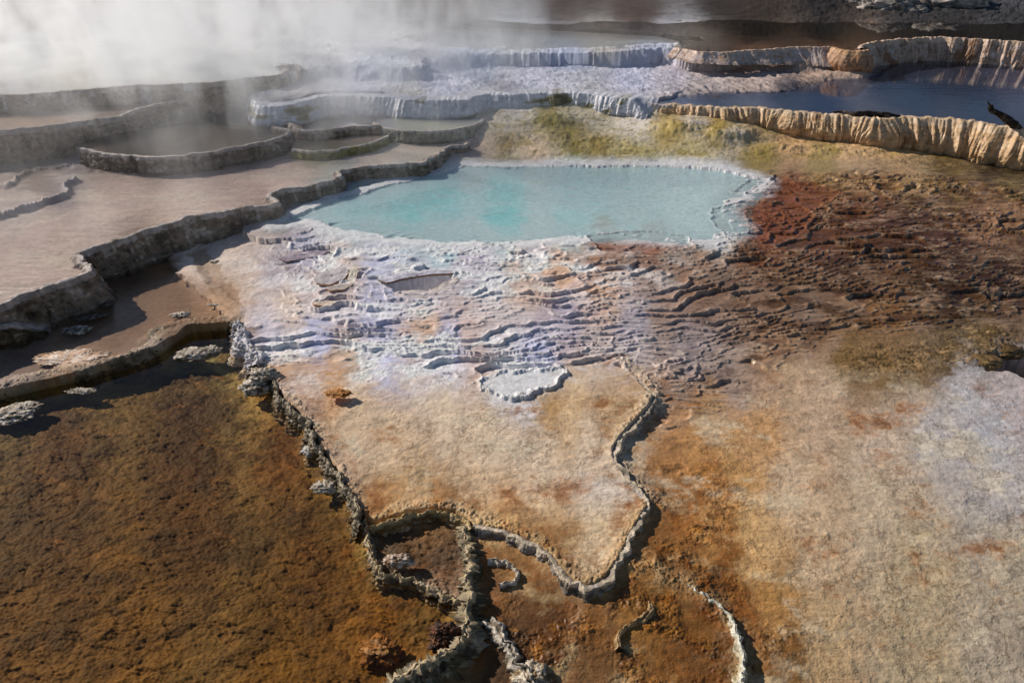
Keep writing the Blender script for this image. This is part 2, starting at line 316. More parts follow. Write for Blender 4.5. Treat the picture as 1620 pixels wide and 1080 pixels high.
    z += gr*.010*np.sin((Y*13+2.5*N1.g(X*1.6, Y*1.6)+X*1.5+1.2*N2.g(X*5, Y*5))*3.0)
    # drapery on the white mounds
    wm = ((rid >= 30) | (rid == 7)); wmf = wm.astype(np.float32)
    z += wmf*(.030*N2.fbm(X*2.1, Y*3.0, 4)+.012*N1.fbm(X*9, Y*5, 3)+.006*N3.fbm(X*24, Y*24, 2))
    dome = (rid == 32)
    z += dome*.016*np.sin(X*30+3*N1.g(X*3, Y*3)+Y*16)*ss(-.3, .3, N2.g(X*3, Y*2))
    # small rims inside the broad steaming pool
    for pts, hh in (([(-50,340),(0,338),(40,325),(85,312),(108,302),(100,292),(120,282)], .07), ([(-50,300),(10,292),(40,268),(80,262),(130,258)], .05), ([(120,262),(170,268),(240,270)], .03)):
        P = poly(pts, zC); Q, _ = densify(P, .05, .1)
        x0, y0 = Q.min(0)-.3; x1, y1 = Q.max(0)+.3; m = (X > x0) & (X < x1) & (Y > y0) & (Y < y1)
        if m.any():
            x = X[m]+.05*N1.g(X[m]*6, Y[m]*6); y = Y[m]+.05*N2.g(X[m]*6, Y[m]*6); dd = np.full(x.shape, 9.0)
            for q in Q: dd = np.minimum(dd, (x-q[0])**2+(y-q[1])**2)
            z[m] += hh*np.exp(-dd/.05**2)*(1+.4*N3.g(x*12, y*12))
    # mineral apron at the feet of the foreground rims
    dr = np.full(X.shape, 9.0, np.float32); jx = X+.05*N1.fbm(X*8, Y*8, 4, .65); jy = Y+.05*N2.fbm(X*8, Y*8, 4, .65)
    for cr_ in (cTL, cTR, cS1, cS2, cS3, cR1, cB): dr = np.minimum(dr, pdist(jx, jy, poly(cr_, .0 if cr_ is not cB else zB), .35))
    R['dr'] = dr; z += .018*np.exp(-(dr/.06)**2)*(.6+np.abs(N3.fbm(X*16, Y*16, 4, .6))*1.5)*near
    # wavy limy bed of the broad pool
    Cm = (rid == 5); z += Cm*(.012*N1.fbm(X*1.5, Y*5, 4, .6)+.008*ss(-.1, .4, N2.fbm(X*.8, Y*1.6, 3)))
    # far bank, rough dark ground and the hill behind it
    bank = ss(16.4, 17.6, Y+.5*N1.g(X*.5, 3)-.0*X); 
    z = np.where(bank > 0, z*(1-bank)+bank*(1.12+.05*N1.fbm(X*1.3, Y*2.6, 4)), z)
    rt = ss(5.2, 7.5, X)*bank; z += rt*(.10*np.abs(N2.fbm(X*2.2, Y*2.2, 4, .6))+.15*ss(17, 21, Y))
    z += (1.0*ss(21.5, 27, Y)+5.2*ss(26, 45, Y)+2.2*ss(43, 63, Y))*(1+.25*N1.fbm(X*.12, Y*.12, 3))*bank
    z -= .0
    R['bank'] = bank
    return z, rid, R, u, v

# ------------------------------------------------------------------ ground grid: dense where the photo looks
Q = 1.0
Yd = np.linspace(.6, 21.5, 20000); zn = np.interp(Yd, [0, 4.6, 7.5, 9, 11, 13, 22], [0, .05, .25, .45, .72, 1.0, 1.13])
vv = PX(0*Yd, Yd, zn)[1]; vv = np.minimum.accumulate(vv)
vt = np.r_[np.linspace(1900, 1100, 40)[:-1], np.arange(1100, -14, -1.0/Q)]
order = np.argsort(vv)
Yr = np.interp(vt, vv[order], Yd[order]); Yr = np.unique(Yr)
Yr = np.r_[-1.5, -.5, Yr, np.geomspace(Yr[-1]+.03, 75, 120)]
ut = np.r_[-np.geomspace(25, 1500, 50)[::-1], np.arange(-20, 1641, 1.25/Q), 1640+np.geomspace(6, 1500, 50)]
zr_ = np.interp(Yr, [0, 4.6, 7.5, 9, 11, 13, 22], [0, .05, .25, .45, .72, 1.0, 1.13])
zc = np.maximum(Yr*cP+(H-zr_)*sP, 1.6)
X = ((ut[None, :]-810)/FPX*zc[:, None]).astype(np.float32); Y = np.repeat(Yr[:, None], len(ut), 1).astype(np.float32)
Z, RID, R, U, V = terrain(X, Y)

# ------------------------------------------------------------------ ground colours, with skylight and reflections put into some
CC = np.array([
(50,15,110,105,100),(400,15,70,60,52),(600,10,55,42,34),(700,20,75,52,36),(900,15,75,50,32),(1000,25,80,55,36),(1150,15,55,40,28),(1200,28,60,45,30),(1300,10,40,34,30),(1300,50,42,36,32),(1500,15,72,70,70),(1600,10,85,85,88),(1450,32,60,56,54),(1600,35,60,58,58),(1200,50,45,36,30),(1500,48,42,36,32),
(200,110,205,205,200),(100,133,200,175,150),(300,115,205,208,205),(60,90,200,200,200),(200,85,190,195,200),(420,110,205,205,205),(600,60,190,200,212),(500,80,190,196,205),(800,60,180,184,188),(950,60,175,168,158),(1090,66,195,195,205),
(600,100,172,178,196),(750,95,168,175,195),(900,90,165,172,195),(1040,80,170,175,195),(560,140,170,172,188),(700,135,172,174,190),(850,125,175,176,192),(1000,120,172,174,192),(900,142,170,172,182),(1060,110,160,155,165),(1100,90,150,140,140),(1200,85,170,140,115),(1300,85,165,130,100),
(1200,120,160,142,135),(1130,135,160,148,145),(1300,105,165,140,122),(1350,110,170,145,125),
(1300,160,45,52,70),(1450,150,48,56,76),(1400,125,48,48,60),(1600,150,105,92,92),(1560,165,60,62,76),(1250,150,70,66,72),(1130,160,100,95,92),  # blue pool bed is painted with the blue of the reflected sky
(60,190,165,140,118),(200,175,110,92,78),(280,165,120,100,84),
(300,215,58,48,40),(400,212,78,68,58),(220,235,60,50,42),
(60,275,100,85,75),(100,300,112,104,104),(40,330,130,118,112),(200,300,140,118,102),(350,280,135,112,98),(450,270,160,135,120),(600,245,170,152,140),(680,235,175,155,142),(300,330,172,150,132),(100,400,168,142,122),(30,450,165,140,122),(150,350,172,150,132),(60,360,155,130,115),
(480,195,140,135,140),(520,215,120,115,95),(560,200,165,160,165),(500,225,105,100,75),(690,193,160,155,125),(650,190,165,160,135),(600,190,160,155,155),
(200,420,85,68,52),(250,430,110,82,58),(280,470,112,82,56),(300,400,205,172,145),(350,400,205,178,152),(380,440,195,165,138),(360,480,160,125,92),(330,500,125,92,60),(120,520,98,76,60),(50,590,105,88,80),(200,500,105,80,60),(110,570,150,120,95),(420,380,185,165,152),(430,350,110,85,70),
(100,700,82,50,22),(300,650,62,38,18),(300,720,75,46,20),(300,800,96,60,24),(100,850,98,64,28),(200,950,116,78,32),(500,900,116,76,32),(600,1000,126,82,32),(450,720,104,64,28),(330,560,70,48,30),(530,980,125,84,42),(20,1000,110,74,34),(450,1060,118,80,32),
(480,400,150,146,162),(440,415,142,132,142),(600,400,166,168,186),(750,400,176,170,180),(850,395,182,172,172),(500,460,175,160,155),(600,490,165,165,185),(500,540,158,160,184),(430,540,170,165,175),(700,545,158,162,190),(600,560,160,162,185),(850,575,158,162,188),(540,420,180,160,150),(460,480,185,165,150),(660,460,170,165,175),
(670,515,192,158,132),(740,515,180,158,150),(840,440,195,165,145),(880,425,190,152,122),(950,460,182,142,112),(930,480,170,150,145),(900,500,160,150,162),(1000,520,155,148,158),(1000,565,165,155,155),(1050,480,150,125,112),(440,575,185,145,110),(560,585,180,155,130),(480,600,172,140,115),
(560,340,138,168,172),(640,340,125,168,172),(700,320,128,172,178),(800,350,112,166,170),(800,300,130,172,178),(900,300,152,186,190),(900,350,140,178,182),(1000,290,155,184,188),(1000,340,160,182,186),(1080,350,175,182,186),(1130,370,178,180,185),(1150,290,172,172,172),(1100,275,168,172,172),(750,268,150,145,140),(620,295,140,145,145),(560,315,130,135,138),(700,378,150,172,178),(850,260,160,150,138),
(1030,383,118,72,45),(960,380,125,80,50),(1200,345,122,80,62),(1250,300,122,80,60),(1220,360,118,76,58),(1350,330,108,70,50),(1400,350,90,58,40),(1200,400,112,74,50),(1100,420,140,108,88),(1100,460,135,108,92),(1300,380,98,64,42),(1350,400,84,55,35),(1350,440,95,70,48),(1500,420,62,44,28),(1450,360,75,48,32),(1500,380,78,50,36),(1550,350,140,108,88),(1600,330,140,110,88),(1530,330,110,80,62),(1580,450,60,44,32),(1500,460,60,44,28),(1200,480,128,108,100),(1250,450,118,95,78),(1280,500,125,112,110),(1350,480,112,92,78),(1100,550,148,140,146),(1150,580,150,140,142),(1230,530,140,115,100),
(1300,265,140,120,78),(1450,290,150,128,92),(1350,290,150,125,95),(1600,300,125,105,65),(1520,315,130,110,75),(1200,252,135,115,62),(1100,255,155,140,100),(1500,262,95,75,40),(1600,270,45,34,20),(1570,262,42,32,20),
(1250,590,170,142,112),(1400,570,112,84,44),(1350,560,110,82,42),(1450,590,110,84,48),(1500,560,84,64,32),(1400,530,128,96,64),(1300,540,150,120,92),(1560,540,85,66,34),(1600,520,105,82,60),(1300,640,172,145,118),(1450,640,165,145,125),(1520,610,168,164,164),(1580,680,160,158,164),(1600,600,165,155,152),(1480,680,164,158,154),(1600,740,162,156,152),(1620,640,158,148,148),(1400,700,175,154,132),(1200,700,175,132,86),(1130,650,170,140,105),(1100,700,172,124,72),(1120,760,165,110,52),(1170,750,175,130,75),(1060,860,120,84,45),(1080,800,135,84,34),(1120,830,165,125,80),(1150,900,130,82,30),(1060,740,150,105,60),(1200,850,182,150,108),(1250,770,180,155,125),(1300,900,180,154,122),(1450,900,168,148,115),(1400,800,172,152,125),(1600,900,165,150,125),(1300,1000,172,142,100),(1450,1010,165,145,112),(1600,1050,150,135,115),(1240,1030,120,80,34),(1230,960,160,118,65),
(850,900,132,90,46),(800,880,130,98,62),(860,940,110,68,26),(850,1000,95,60,24),(950,980,125,84,38),(1010,960,150,110,58),(1050,960,140,98,46),(1080,1040,112,72,26),(800,1050,72,52,34),(780,980,100,70,40),(1150,1050,92,60,22),(1100,980,135,92,40),(960,945,140,100,60),(780,930,125,85,48),(1150,960,120,75,28),
(680,870,92,58,18),(640,850,88,54,18),(700,930,140,108,80),(700,850,110,75,32),(620,880,70,50,24),
(560,640,188,162,130),(530,615,178,132,84),(700,650,190,168,142),(620,700,188,162,130),(900,640,185,155,115),(870,640,165,128,80),(650,780,176,148,110),(750,780,184,154,118),(620,800,165,125,78),(850,750,192,170,142),(950,720,188,166,140),(950,800,190,176,162),(950,880,194,180,170),(800,820,180,145,105),(680,815,160,112,62),(1000,620,172,138,98),(980,650,172,142,105),(820,605,195,190,196),(770,700,190,168,140),
(800,200,158,152,148),(870,190,120,110,68),(900,215,104,92,54),(800,222,115,98,75),(760,235,150,132,125),(950,195,165,158,152),(1000,195,170,164,166),(950,230,125,108,62),(1100,190,165,154,150),(1060,210,145,125,80),(1140,200,158,132,62),(1160,217,155,144,138),(1200,215,150,128,100),(1250,230,165,132,100),(1350,240,172,140,108),(850,250,165,142,128),(1000,252,155,138,90),(1430,250,165,132,95),(820,170,165,160,165),(900,160,165,155,140)], float)
_wm = CC[:, 2:5].mean(1, keepdims=True); CC[:, 2:5] = np.where((CC[:, 2] > CC[:, 4]+15)[:, None], CC[:, 2:5]*.9+_wm*.1, CC[:, 2:5])
_bl = CC[:, 4] > CC[:, 2]; _g = CC[:, 2:5].mean(1, keepdims=True); CC[:, 2:5] = np.where((_bl & (CC[:, 1] > 60) & ~((CC[:, 3]-CC[:, 2]) > 12))[:, None], CC[:, 2:5]*np.where(CC[:, 0:1] > 1400, .35, .95)+_g*np.where(CC[:, 0:1] > 1400, .65, .05), CC[:, 2:5])  # white crust keeps bluish skylight in its colour, mostly greyed out at far right
_t = (CC[:, 1] > 280) & (CC[:, 1] < 372) & (CC[:, 0] > 520) & (CC[:, 0] < 1090); CC[_t, 2] *= .93
_c = (CC[:, 0] < 470) & (CC[:, 1] > 265) & (CC[:, 1] < 470) & (CC[:, 2] > 125); CC[_c, 2:5] = CC[_c, 2:5]*.55+np.array([152, 144, 142])*.45  # broad pool bed: silvery grey of the water's reflections mixed into its colour
def colours(X, Y, U, V, seed=0):
    n1 = N1.fbm(X*2.2, Y*2.8, 5, .6); n2 = N2.fbm(X*2.2, Y*2.8, 5, .6)
    sc = np.clip(.25+V/700, .2, 1.4)
    n3 = N3.fbm(X*11, Y*15, 4, .65); n4 = N4.fbm(X*11, Y*15, 4, .65)
    u = U+26*sc*n1+15*sc*n3; v = V+20*sc*n2+12*sc*n4
    acc = np.zeros(X.shape+(3,), np.float32); ws = np.zeros(X.shape, np.float32)
    AL = alb(CC[:, 2:5])
    vy = 520*np.log1p(np.clip(v, -100, 3000)/260+.45)              # even out foreshortening
    vk = 520*np.log1p(CC[:, 1]/260+.45)
    for k in range(len(CC)):
        d2 = ((u-CC[k, 0])/1.15)**2+(vy-vk[k])**2+120
        w = (1/(d2*d2)).astype(np.float32); ws += w
        acc += w[..., None]*AL[k].astype(np.float32)
    return acc/ws[..., None]
C = colours(X, Y, U, V)
def mixc(C, c, m): 
    m = np.clip(m, 0, 1)[..., None]; return C*(1-m)+alb(c).astype(np.float32)*m
dryg = ((RID == 0) | (RID == 3)).astype(np.float32)
# orange algae stains and thin cracks on the dry flats
st = N3.fbm(X*1.6, Y*2.2, 6, .66); ck = np.abs(N1.fbm(X*5+.3*N2.g(X*8, Y*8), Y*7, 4, .6))
lowr = ss(560, 640, V)*dryg
C = mixc(C, (150, 92, 34), lowr*ss(.14, .45, st)*.42)
C = mixc(C, (110, 62, 20), lowr*ss(.30, .55, st+.25*N4.fbm(X*9, Y*12, 3, .7))*.6)
C = mixc(C, (196, 178, 152), lowr*ss(.12, .38, -st)*.5)
C = mixc(C, (120, 84, 44), lowr*ss(.035, .0, ck)*ss(-.1, .3, N4.fbm(X*1.3, Y*1.3, 3))*.7)
C = mixc(C, (130, 88, 46), lowr*R['fedge']*.75)
sp = N4.fbm(X*28, Y*34, 3, .7); C = mixc(C, (120, 78, 36), lowr*ss(.42, .6, sp)*.6)
C = mixc(C, (75, 44, 14), R['org']*ss(-.1, .3, N2.fbm(X*9, Y*11, 4, .65))*.85)
C = mixc(C, (170, 120, 55), R['org']*ss(.15, .5, N4.fbm(X*7, Y*9, 4, .65))*.6)
apr = np.exp(-(R['dr']/.075)**1.5)*ss(-.35, .25, N2.fbm(X*9, Y*9, 4, .65))*(V > 520)
C = mixc(C, (120, 72, 24), np.exp(-((R['dr']-.11)/.07)**2)*ss(-.1, .35, N1.fbm(X*5, Y*6, 5, .65))*(V > 560)*.7)
C = mixc(C, (168, 150, 124), apr*.7)
# ripple zone: pale limy lips, darker algae in the basins
f = R['f1']*(1-R['fine'])+R['f2']*R['fine']
lipm = R['rip']*np.maximum(np.exp(-((R['f1']-.15)/.07)**2)*(1-.5*R['fine']), np.exp(-((R['f2']-.18)/.09)**2)*R['fine'])
C = mixc(C, (192, 180, 172), lipm*(.8-.3*ss(950, 1250, U))*ss(-.4, .2, N2.fbm(X*7, Y*7, 3)))
brn = ss(950, 1250, U)*R['rip']
C = mixc(C, (58, 36, 20), brn*ss(-.1, .25, N3.fbm(X*3, Y*5, 4, .6))*.65)
C = mixc(C, (165, 145, 135), brn*ss(.15, .4, N1.fbm(X*2.5, Y*6, 4, .6))*.45)
C = mixc(C, (196, 196, 206), R['rub']*.6)
C = mixc(C, (115, 72, 52), R['bp']*.7)
C = mixc(C, (190, 196, 205), R['bowl']*.8)
# algae mats
al = ((RID == 2) | (RID == 4)).astype(np.float32)
C = C*(1-al[..., None]*(.35*ss(.05, -.32, R['mat']))[..., None])*(1+al[..., None]*(.25*N2.fbm(X*9, Y*15, 4, .7))[..., None])
und = np.where(RID == 2, .80, np.where(RID == 1, 1.25, np.where(RID == 5, 1.5, 1.0))).astype(np.float32)[..., None]*np.where(RID[..., None] == 2, np.array([1.10, 1.17, .6], np.float32), np.float32(1))  # broad pool bed also lightened to stand in for reflected steam
und = und*(1+.3*R['slopes']+.85*R['T']+.22*R['rub'])[..., None]
algae_bed = ss(860, 930, V+20*N1.fbm(X*5, Y*5, 4))*ss(740, 790, U)*ss(1200, 1140, U+25*N2.fbm(X*5, Y*5, 4))*dryg; C = C*(1-.34*algae_bed*ss(-.35, .2, N4.fbm(X*3, Y*4, 5, .65)))[..., None]
C = C*(1+brn[..., None]*(np.array([1.0, .84, .62], np.float32)-1))*(1+R['slopes'][..., None]*(np.array([1.0, .97, .8], np.float32)-1))
C = C*(1+(dryg*ss(760, 840, V)*ss(1300, 1120, U))[..., None]*(np.array([1.0, .87, .62], np.float32)-1))
C = C*und*(1-.12*brn)[..., None]*(1-.45*ss(48, 30, V)*ss(500, 700, U))[..., None]
C = C*(1-al*.42*ss(-.15, .35, N1.fbm(X*.55, Y*.8, 4, .6)))[..., None]
C = mixc(C, (48, 26, 8), R['aedge']*.08)
C = mixc(C, (52, 30, 10), al*ss(.16, .42, N2.fbm((X*.94-Y*.34)*2.2, (Y*.94+X*.34)*6.5, 6, .7))*.55)
C = mixc(C, (150, 108, 62), al*ss(.22, .5, N3.fbm((X*.94-Y*.34)*2.0, (Y*.94+X*.34)*5.5, 6, .7))*.4)
# yellow-green streaks on the back slopes
C = mixc(C, (128, 112, 42), R['slopes']*ss(.12, .26, N2.fbm(X*2.6, Y*5, 6, .72))*.55)
C = mixc(C, (80, 72, 38), R['slopes']*ss(.22, .36, N3.fbm(X*5, Y*9, 6, .72))*.6)
C = mixc(C, (64, 48, 20), R['ol']*ss(-.05, .22, N2.fbm(X*6, Y*11, 6, .7))*.8)
C = mixc(C, (150, 122, 84), R['ol']*ss(.1, .3, N3.fbm(X*7, Y*12, 6, .7))*.7)
# turquoise streaks of lime on the pool bed
tq = ss(.05, .35, N1.fbm(X*1.2+Y*.3, Y*4.5, 5, .65))*ss(262, 275, V)*ss(385, 370, V)*ss(520, 600, U)*ss(1160, 1080, U)
C = mixc(C, (195, 206, 208), tq*.5); C = mixc(C, (208, 210, 210), R['Tsh']*.85)
cm = (RID == 5).astype(np.float32); C = mixc(C, (195, 180, 165), cm*ss(.1, .4, N2.fbm(X*.8, Y*2.4, 5, .6))*.5)
C *= (1+.16*N4.fbm(X*6, Y*8, 4, .65)+.05*N2.g(X*60, Y*60))[..., None]
fb = (R['bank']*ss(21, 27, Y)); C = C*(1-fb[..., None])+np.array([.018, .019, .013])*fb[..., None]
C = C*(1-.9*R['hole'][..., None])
C = np.clip(C, .003, .85)
WET = np.clip(.15+.9*brn+.7*ss(262, 270, V)*ss(330, 300, V)*ss(1100, 1200, U)+.6*R['slopes']+.6*R['org'], 0, 1)

# ------------------------------------------------------------------ materials
def nodes(m):
    m.use_nodes = True; nt = m.node_tree; return nt, nt.nodes, nt.links, nt.nodes['Principled BSDF']
def crust_material(name, bump_scale=90.0, bump=0.5, dist=.004, rough=(.85, .35), spec=.35, tint=.18, cracks=False):
    m = bpy.data.materials.new(name); nt, n, l, b = nodes(m)
    col = n.new('ShaderNodeAttribute'); col.attribute_name = 'Col'
    wet = n.new('ShaderNodeAttribute'); wet.attribute_name = 'wet'
    tc = n.new('ShaderNodeTexCoord')
    no = n.new('ShaderNodeTexNoise'); no.inputs['Scale'].default_value = bump_scale; no.inputs['Detail'].default_value = 6; no.inputs['Roughness'].default_value = .65
    l.new(tc.outputs['Object'], no.inputs['Vector'])
    n2 = n.new('ShaderNodeTexNoise'); n2.inputs['Scale'].default_value = bump_scale*.35; n2.inputs['Detail'].default_value = 5
    l.new(tc.outputs['Object'], n2.inputs['Vector'])
    mr = n.new('ShaderNodeMapRange'); mr.inputs['To Min'].default_value = 1-tint; mr.inputs['To Max'].default_value = 1+tint
    mr.inputs['From Min'].default_value = .3; mr.inputs['From Max'].default_value = .7
    l.new(n2.outputs[0], mr.inputs['Value'])
    mx = n.new('ShaderNodeVectorMath'); mx.operation = 'SCALE'; l.new(col.outputs['Color'], mx.inputs[0]); l.new(mr.outputs[0], mx.inputs['Scale'])
    l.new(mx.outputs[0], b.inputs['Base Color'])
    bp = n.new('ShaderNodeBump'); bp.inputs['Strength'].default_value = bump; bp.inputs['Distance'].default_value = dist
    ad = n.new('ShaderNodeMath'); ad.operation = 'ADD'; l.new(no.outputs[0], ad.inputs[0]); l.new(n2.outputs[0], ad.inputs[1])
    if cracks:
        def nd(t, **k):
            q = n.new(t)
            for a_, v_ in k.items(): setattr(q, a_, v_)
            return q
        dn = nd('ShaderNodeTexNoise'); dn.inputs['Scale'].default_value = 6; dn.inputs['Detail'].default_value = 6; dn.inputs['Roughness'].default_value = .7; l.new(tc.outputs['Object'], dn.inputs['Vector'])
        vm = nd('ShaderNodeVectorMath', operation='MULTIPLY_ADD'); vm.inputs[1].default_value = (.30, .30, .3); l.new(dn.outputs['Color'], vm.inputs[0]); l.new(tc.outputs['Object'], vm.inputs[2])
        dry_ = nd('ShaderNodeAttribute', attribute_name='dry'); tot = None
        for sc_, wd in ((4.5, .035), (12.0, .06)):
            vo = nd('ShaderNodeTexVoronoi', feature='DISTANCE_TO_EDGE'); vo.inputs['Scale'].default_value = sc_; l.new(vm.outputs[0], vo.inputs['Vector'])
            m1 = nd('ShaderNodeMapRange', interpolation_type='SMOOTHSTEP'); m1.inputs['From Max'].default_value = wd; m1.inputs['To Min'].default_value = 1; m1.inputs['To Max'].default_value = 0; l.new(vo.outputs['Distance'], m1.inputs['Value'])
            mn = nd('ShaderNodeTexNoise'); mn.inputs['Scale'].default_value = sc_*.45; mn.inputs['Detail'].default_value = 4; l.new(tc.outputs['Object'], mn.inputs['Vector'])
            m2 = nd('ShaderNodeMapRange', interpolation_type='SMOOTHSTEP'); m2.inputs['From Min'].default_value = .5; m2.inputs['From Max'].default_value = .62; l.new(mn.outputs[0], m2.inputs['Value'])
            pr = nd('ShaderNodeMath', operation='MULTIPLY'); l.new(m1.outputs[0], pr.inputs[0]); l.new(m2.outputs[0], pr.inputs[1])
            if tot is None: tot = pr.outputs[0]
            else:
                mx2 = nd('ShaderNodeMath', operation='MAXIMUM'); l.new(tot, mx2.inputs[0]); l.new(pr.outputs[0], mx2.inputs[1]); tot = mx2.outputs[0]
        pm = nd('ShaderNodeMath', operation='MULTIPLY'); l.new(tot, pm.inputs[0]); l.new(dry_.outputs['Fac'], pm.inputs[1])
        sb = nd('ShaderNodeMath', operation='MULTIPLY_ADD'); sb.inputs[1].default_value = -1.6; l.new(pm.outputs[0], sb.inputs[0]); l.new(ad.outputs[0], sb.inputs[2]); ad = sb
        cm_ = nd('ShaderNodeMix', data_type='RGBA'); cm_.inputs['B'].default_value = (.20, .105, .04, 1); fm = nd('ShaderNodeMath', operation='MULTIPLY'); fm.inputs[1].default_value = .55
        l.new(pm.outputs[0], fm.inputs[0]); l.new(fm.outputs[0], cm_.inputs['Factor']); l.new(mx.outputs[0], cm_.inputs['A']); l.new(cm_.outputs['Result'], b.inputs['Base Color'])
    l.new(ad.outputs[0], bp.inputs['Height']); l.new(bp.outputs[0], b.inputs['Normal'])
    rr = n.new('ShaderNodeMapRange'); rr.inputs['To Min'].default_value = rough[0]; rr.inputs['To Max'].default_value = rough[1]
    l.new(wet.outputs['Fac'], rr.inputs['Value']); l.new(rr.outputs[0], b.inputs['Roughness'])
    b.inputs['Specular IOR Level'].default_value = spec
    return m
M_ground = crust_material('travertine_ground', 55, .45, .004, (.85, .18), .35, .14, True)
M_wall = crust_material('travertine_wall', 45, .9, .012, (.8, .3), .4, .35)
M_drip = crust_material('dripstone', 40, .6, .008, (.6, .3), .45, .2)
M_rock = crust_material('boulder_rock', 12, .9, .04, (.85, .6), .3, .35)
M_wood = crust_material('charred_wood', 60, .8, .01, (.85, .6), .3, .3)
def water_material(name, tint=(1, 1, 1), rough=.03, sx=6, sy=22, dist=.02, strength=.25, milky=0.0, mcol=(.6, .7, .72), rot=0.0, detail=3):
    m = bpy.data.materials.new(name); nt, n, l, b = nodes(m); out = n['Material Output']; n.remove(b)
    tr = n.new('ShaderNodeBsdfTransparent'); tr.inputs[0].default_value = (*tint, 1)
    gl = n.new('ShaderNodeBsdfGlossy'); gl.inputs['Roughness'].default_value = rough
    fr = n.new('ShaderNodeFresnel'); ge = n.new('ShaderNodeNewGeometry'); mi = n.new('ShaderNodeMapRange'); mi.inputs['To Min'].default_value = 1.33; mi.inputs['To Max'].default_value = 1/1.33
    l.new(ge.outputs['Backfacing'], mi.inputs['Value']); l.new(mi.outputs[0], fr.inputs[0])
    tc = n.new('ShaderNodeTexCoord'); mp = n.new('ShaderNodeMapping'); mp.inputs['Scale'].default_value = (sx, sy, 8); mp.inputs['Rotation'].default_value = (0, 0, rot)
    l.new(tc.outputs['Object'], mp.inputs['Vector'])
    no = n.new('ShaderNodeTexNoise'); no.inputs['Scale'].default_value = 1.0; no.inputs['Detail'].default_value = detail; no.inputs['Roughness'].default_value = .6
    l.new(mp.outputs[0], no.inputs['Vector'])
    bp = n.new('ShaderNodeBump'); bp.inputs['Distance'].default_value = dist; bp.inputs['Strength'].default_value = strength
    l.new(no.outputs[0], bp.inputs['Height']); l.new(bp.outputs[0], gl.inputs['Normal']); l.new(bp.outputs[0], fr.inputs['Normal'])
    base = tr.outputs[0]
    if milky > 0:
        df = n.new('ShaderNodeBsdfDiffuse'); df.inputs[0].default_value = (*mcol, 1); mm = n.new('ShaderNodeMixShader'); mm.inputs[0].default_value = milky
        l.new(bp.outputs[0], df.inputs['Normal'])
        l.new(tr.outputs[0], mm.inputs[1]); l.new(df.outputs[0], mm.inputs[2]); base = mm.outputs[0]
    ms = n.new('ShaderNodeMixShader'); l.new(fr.outputs[0], ms.inputs[0]); l.new(base, ms.inputs[1]); l.new(gl.outputs[0], ms.inputs[2])
    l.new(ms.outputs[0], out.inputs['Surface'])
    return m

# ------------------------------------------------------------------ mesh helpers
def tag(o, label=None, cat=None, group=None, kind=None):
    if label: o['label'] = label
    if cat: o['category'] = cat
    if group: o['group'] = group
    if kind: o['kind'] = kind
    return o
def mesh_obj(name, co, faces, mat, col=None, wet=None, dry=None, parent=None, smooth=True, origin=None):
    co = np.asarray(co, np.float32).reshape(-1, 3)
    if origin is None and parent is None:
        origin = (float(co[:, 0].mean()), float(co[:, 1].mean()), float(co[:, 2].min()))
    if origin is None: origin = (0, 0, 0)
    co = co-np.asarray(origin, np.float32)
    me = bpy.data.meshes.new(name); faces = np.asarray(faces, np.int32); nf, k = faces.shape
    me.vertices.add(len(co)); me.vertices.foreach_set('co', co.ravel())
    me.loops.add(nf*k); me.loops.foreach_set('vertex_index', faces.ravel())
    me.polygons.add(nf); me.polygons.foreach_set('loop_start', np.arange(0, nf*k, k, dtype=np.int32))
    me.polygons.foreach_set('use_smooth', np.full(nf, smooth, bool))
    me.update(calc_edges=True); me.validate(clean_customdata=False)
    if col is not None:
        a = me.attributes.new('Col', 'FLOAT_COLOR', 'POINT'); c4 = np.ones((len(co), 4), np.float32); c4[:, :3] = np.asarray(col).reshape(-1, 3); a.data.foreach_set('color', c4.ravel())
    if wet is not None:
        a = me.attributes.new('wet', 'FLOAT', 'POINT'); a.data.foreach_set('value', np.asarray(wet, np.float32).ravel())
    if dry is not None:
        a = me.attributes.new('dry', 'FLOAT', 'POINT'); a.data.foreach_set('value', np.asarray(dry, np.float32).ravel())
    me.materials.append(mat); o = bpy.data.objects.new(name, me); COL.objects.link(o); o.location = origin
    if parent: o.parent = parent
    return o
def grid_faces(nr, nc):
    i = np.arange(nr-1)[:, None]*nc+np.arange(nc-1)[None, :]
    return np.stack([i, i+1, i+nc+1, i+nc], -1).reshape(-1, 4)
def sub_obj(name, mask, label, kind='structure', cat=None):
    """one region of the surveyed ground as an object of its own"""
    fidx = GF[mask]; vs, inv = np.unique(fidx, return_inverse=True)
    o = mesh_obj(name, GV[vs], inv.reshape(-1, 4), M_ground, GC[vs], GW[vs], GD[vs], origin=(0, 0, 0))
    tag(o, label, cat, None, kind); return o
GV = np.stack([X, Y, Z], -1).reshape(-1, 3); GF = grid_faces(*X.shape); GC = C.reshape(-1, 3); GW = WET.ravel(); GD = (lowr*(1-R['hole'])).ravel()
fr_ = RID.ravel()[GF[:, 0]]; frip = (R['rip'].ravel()[GF[:, 0]] > .5) & (fr_ == 0)
fy = GV[GF[:, 0], 1]
hillm = (fy > 22)
m_tan = (fr_ == 3); m_white = ((fr_ >= 30) | (fr_ == 7)) & ~hillm; m_rip = frip & ~hillm
m_pool = np.isin(fr_, [1, 2, 4, 5, 6, 8, 9, 10, 11, 12, 13]) & ~hillm
rest = ~(hillm | m_tan | m_white | m_rip | m_pool)
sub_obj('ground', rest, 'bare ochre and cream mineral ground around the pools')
sub_obj('hill', hillm, 'dark slope beyond the pools')
sub_obj('ground_tan_flat', m_tan, 'smooth tan flat with flaky crust enclosed by a wavy rim')
sub_obj('ground_white_mounds', m_white, 'smooth white lime mounds below the steam')
sub_obj('ground_rippled_steps', m_rip, 'rippled ground of many tiny white and brown steps')
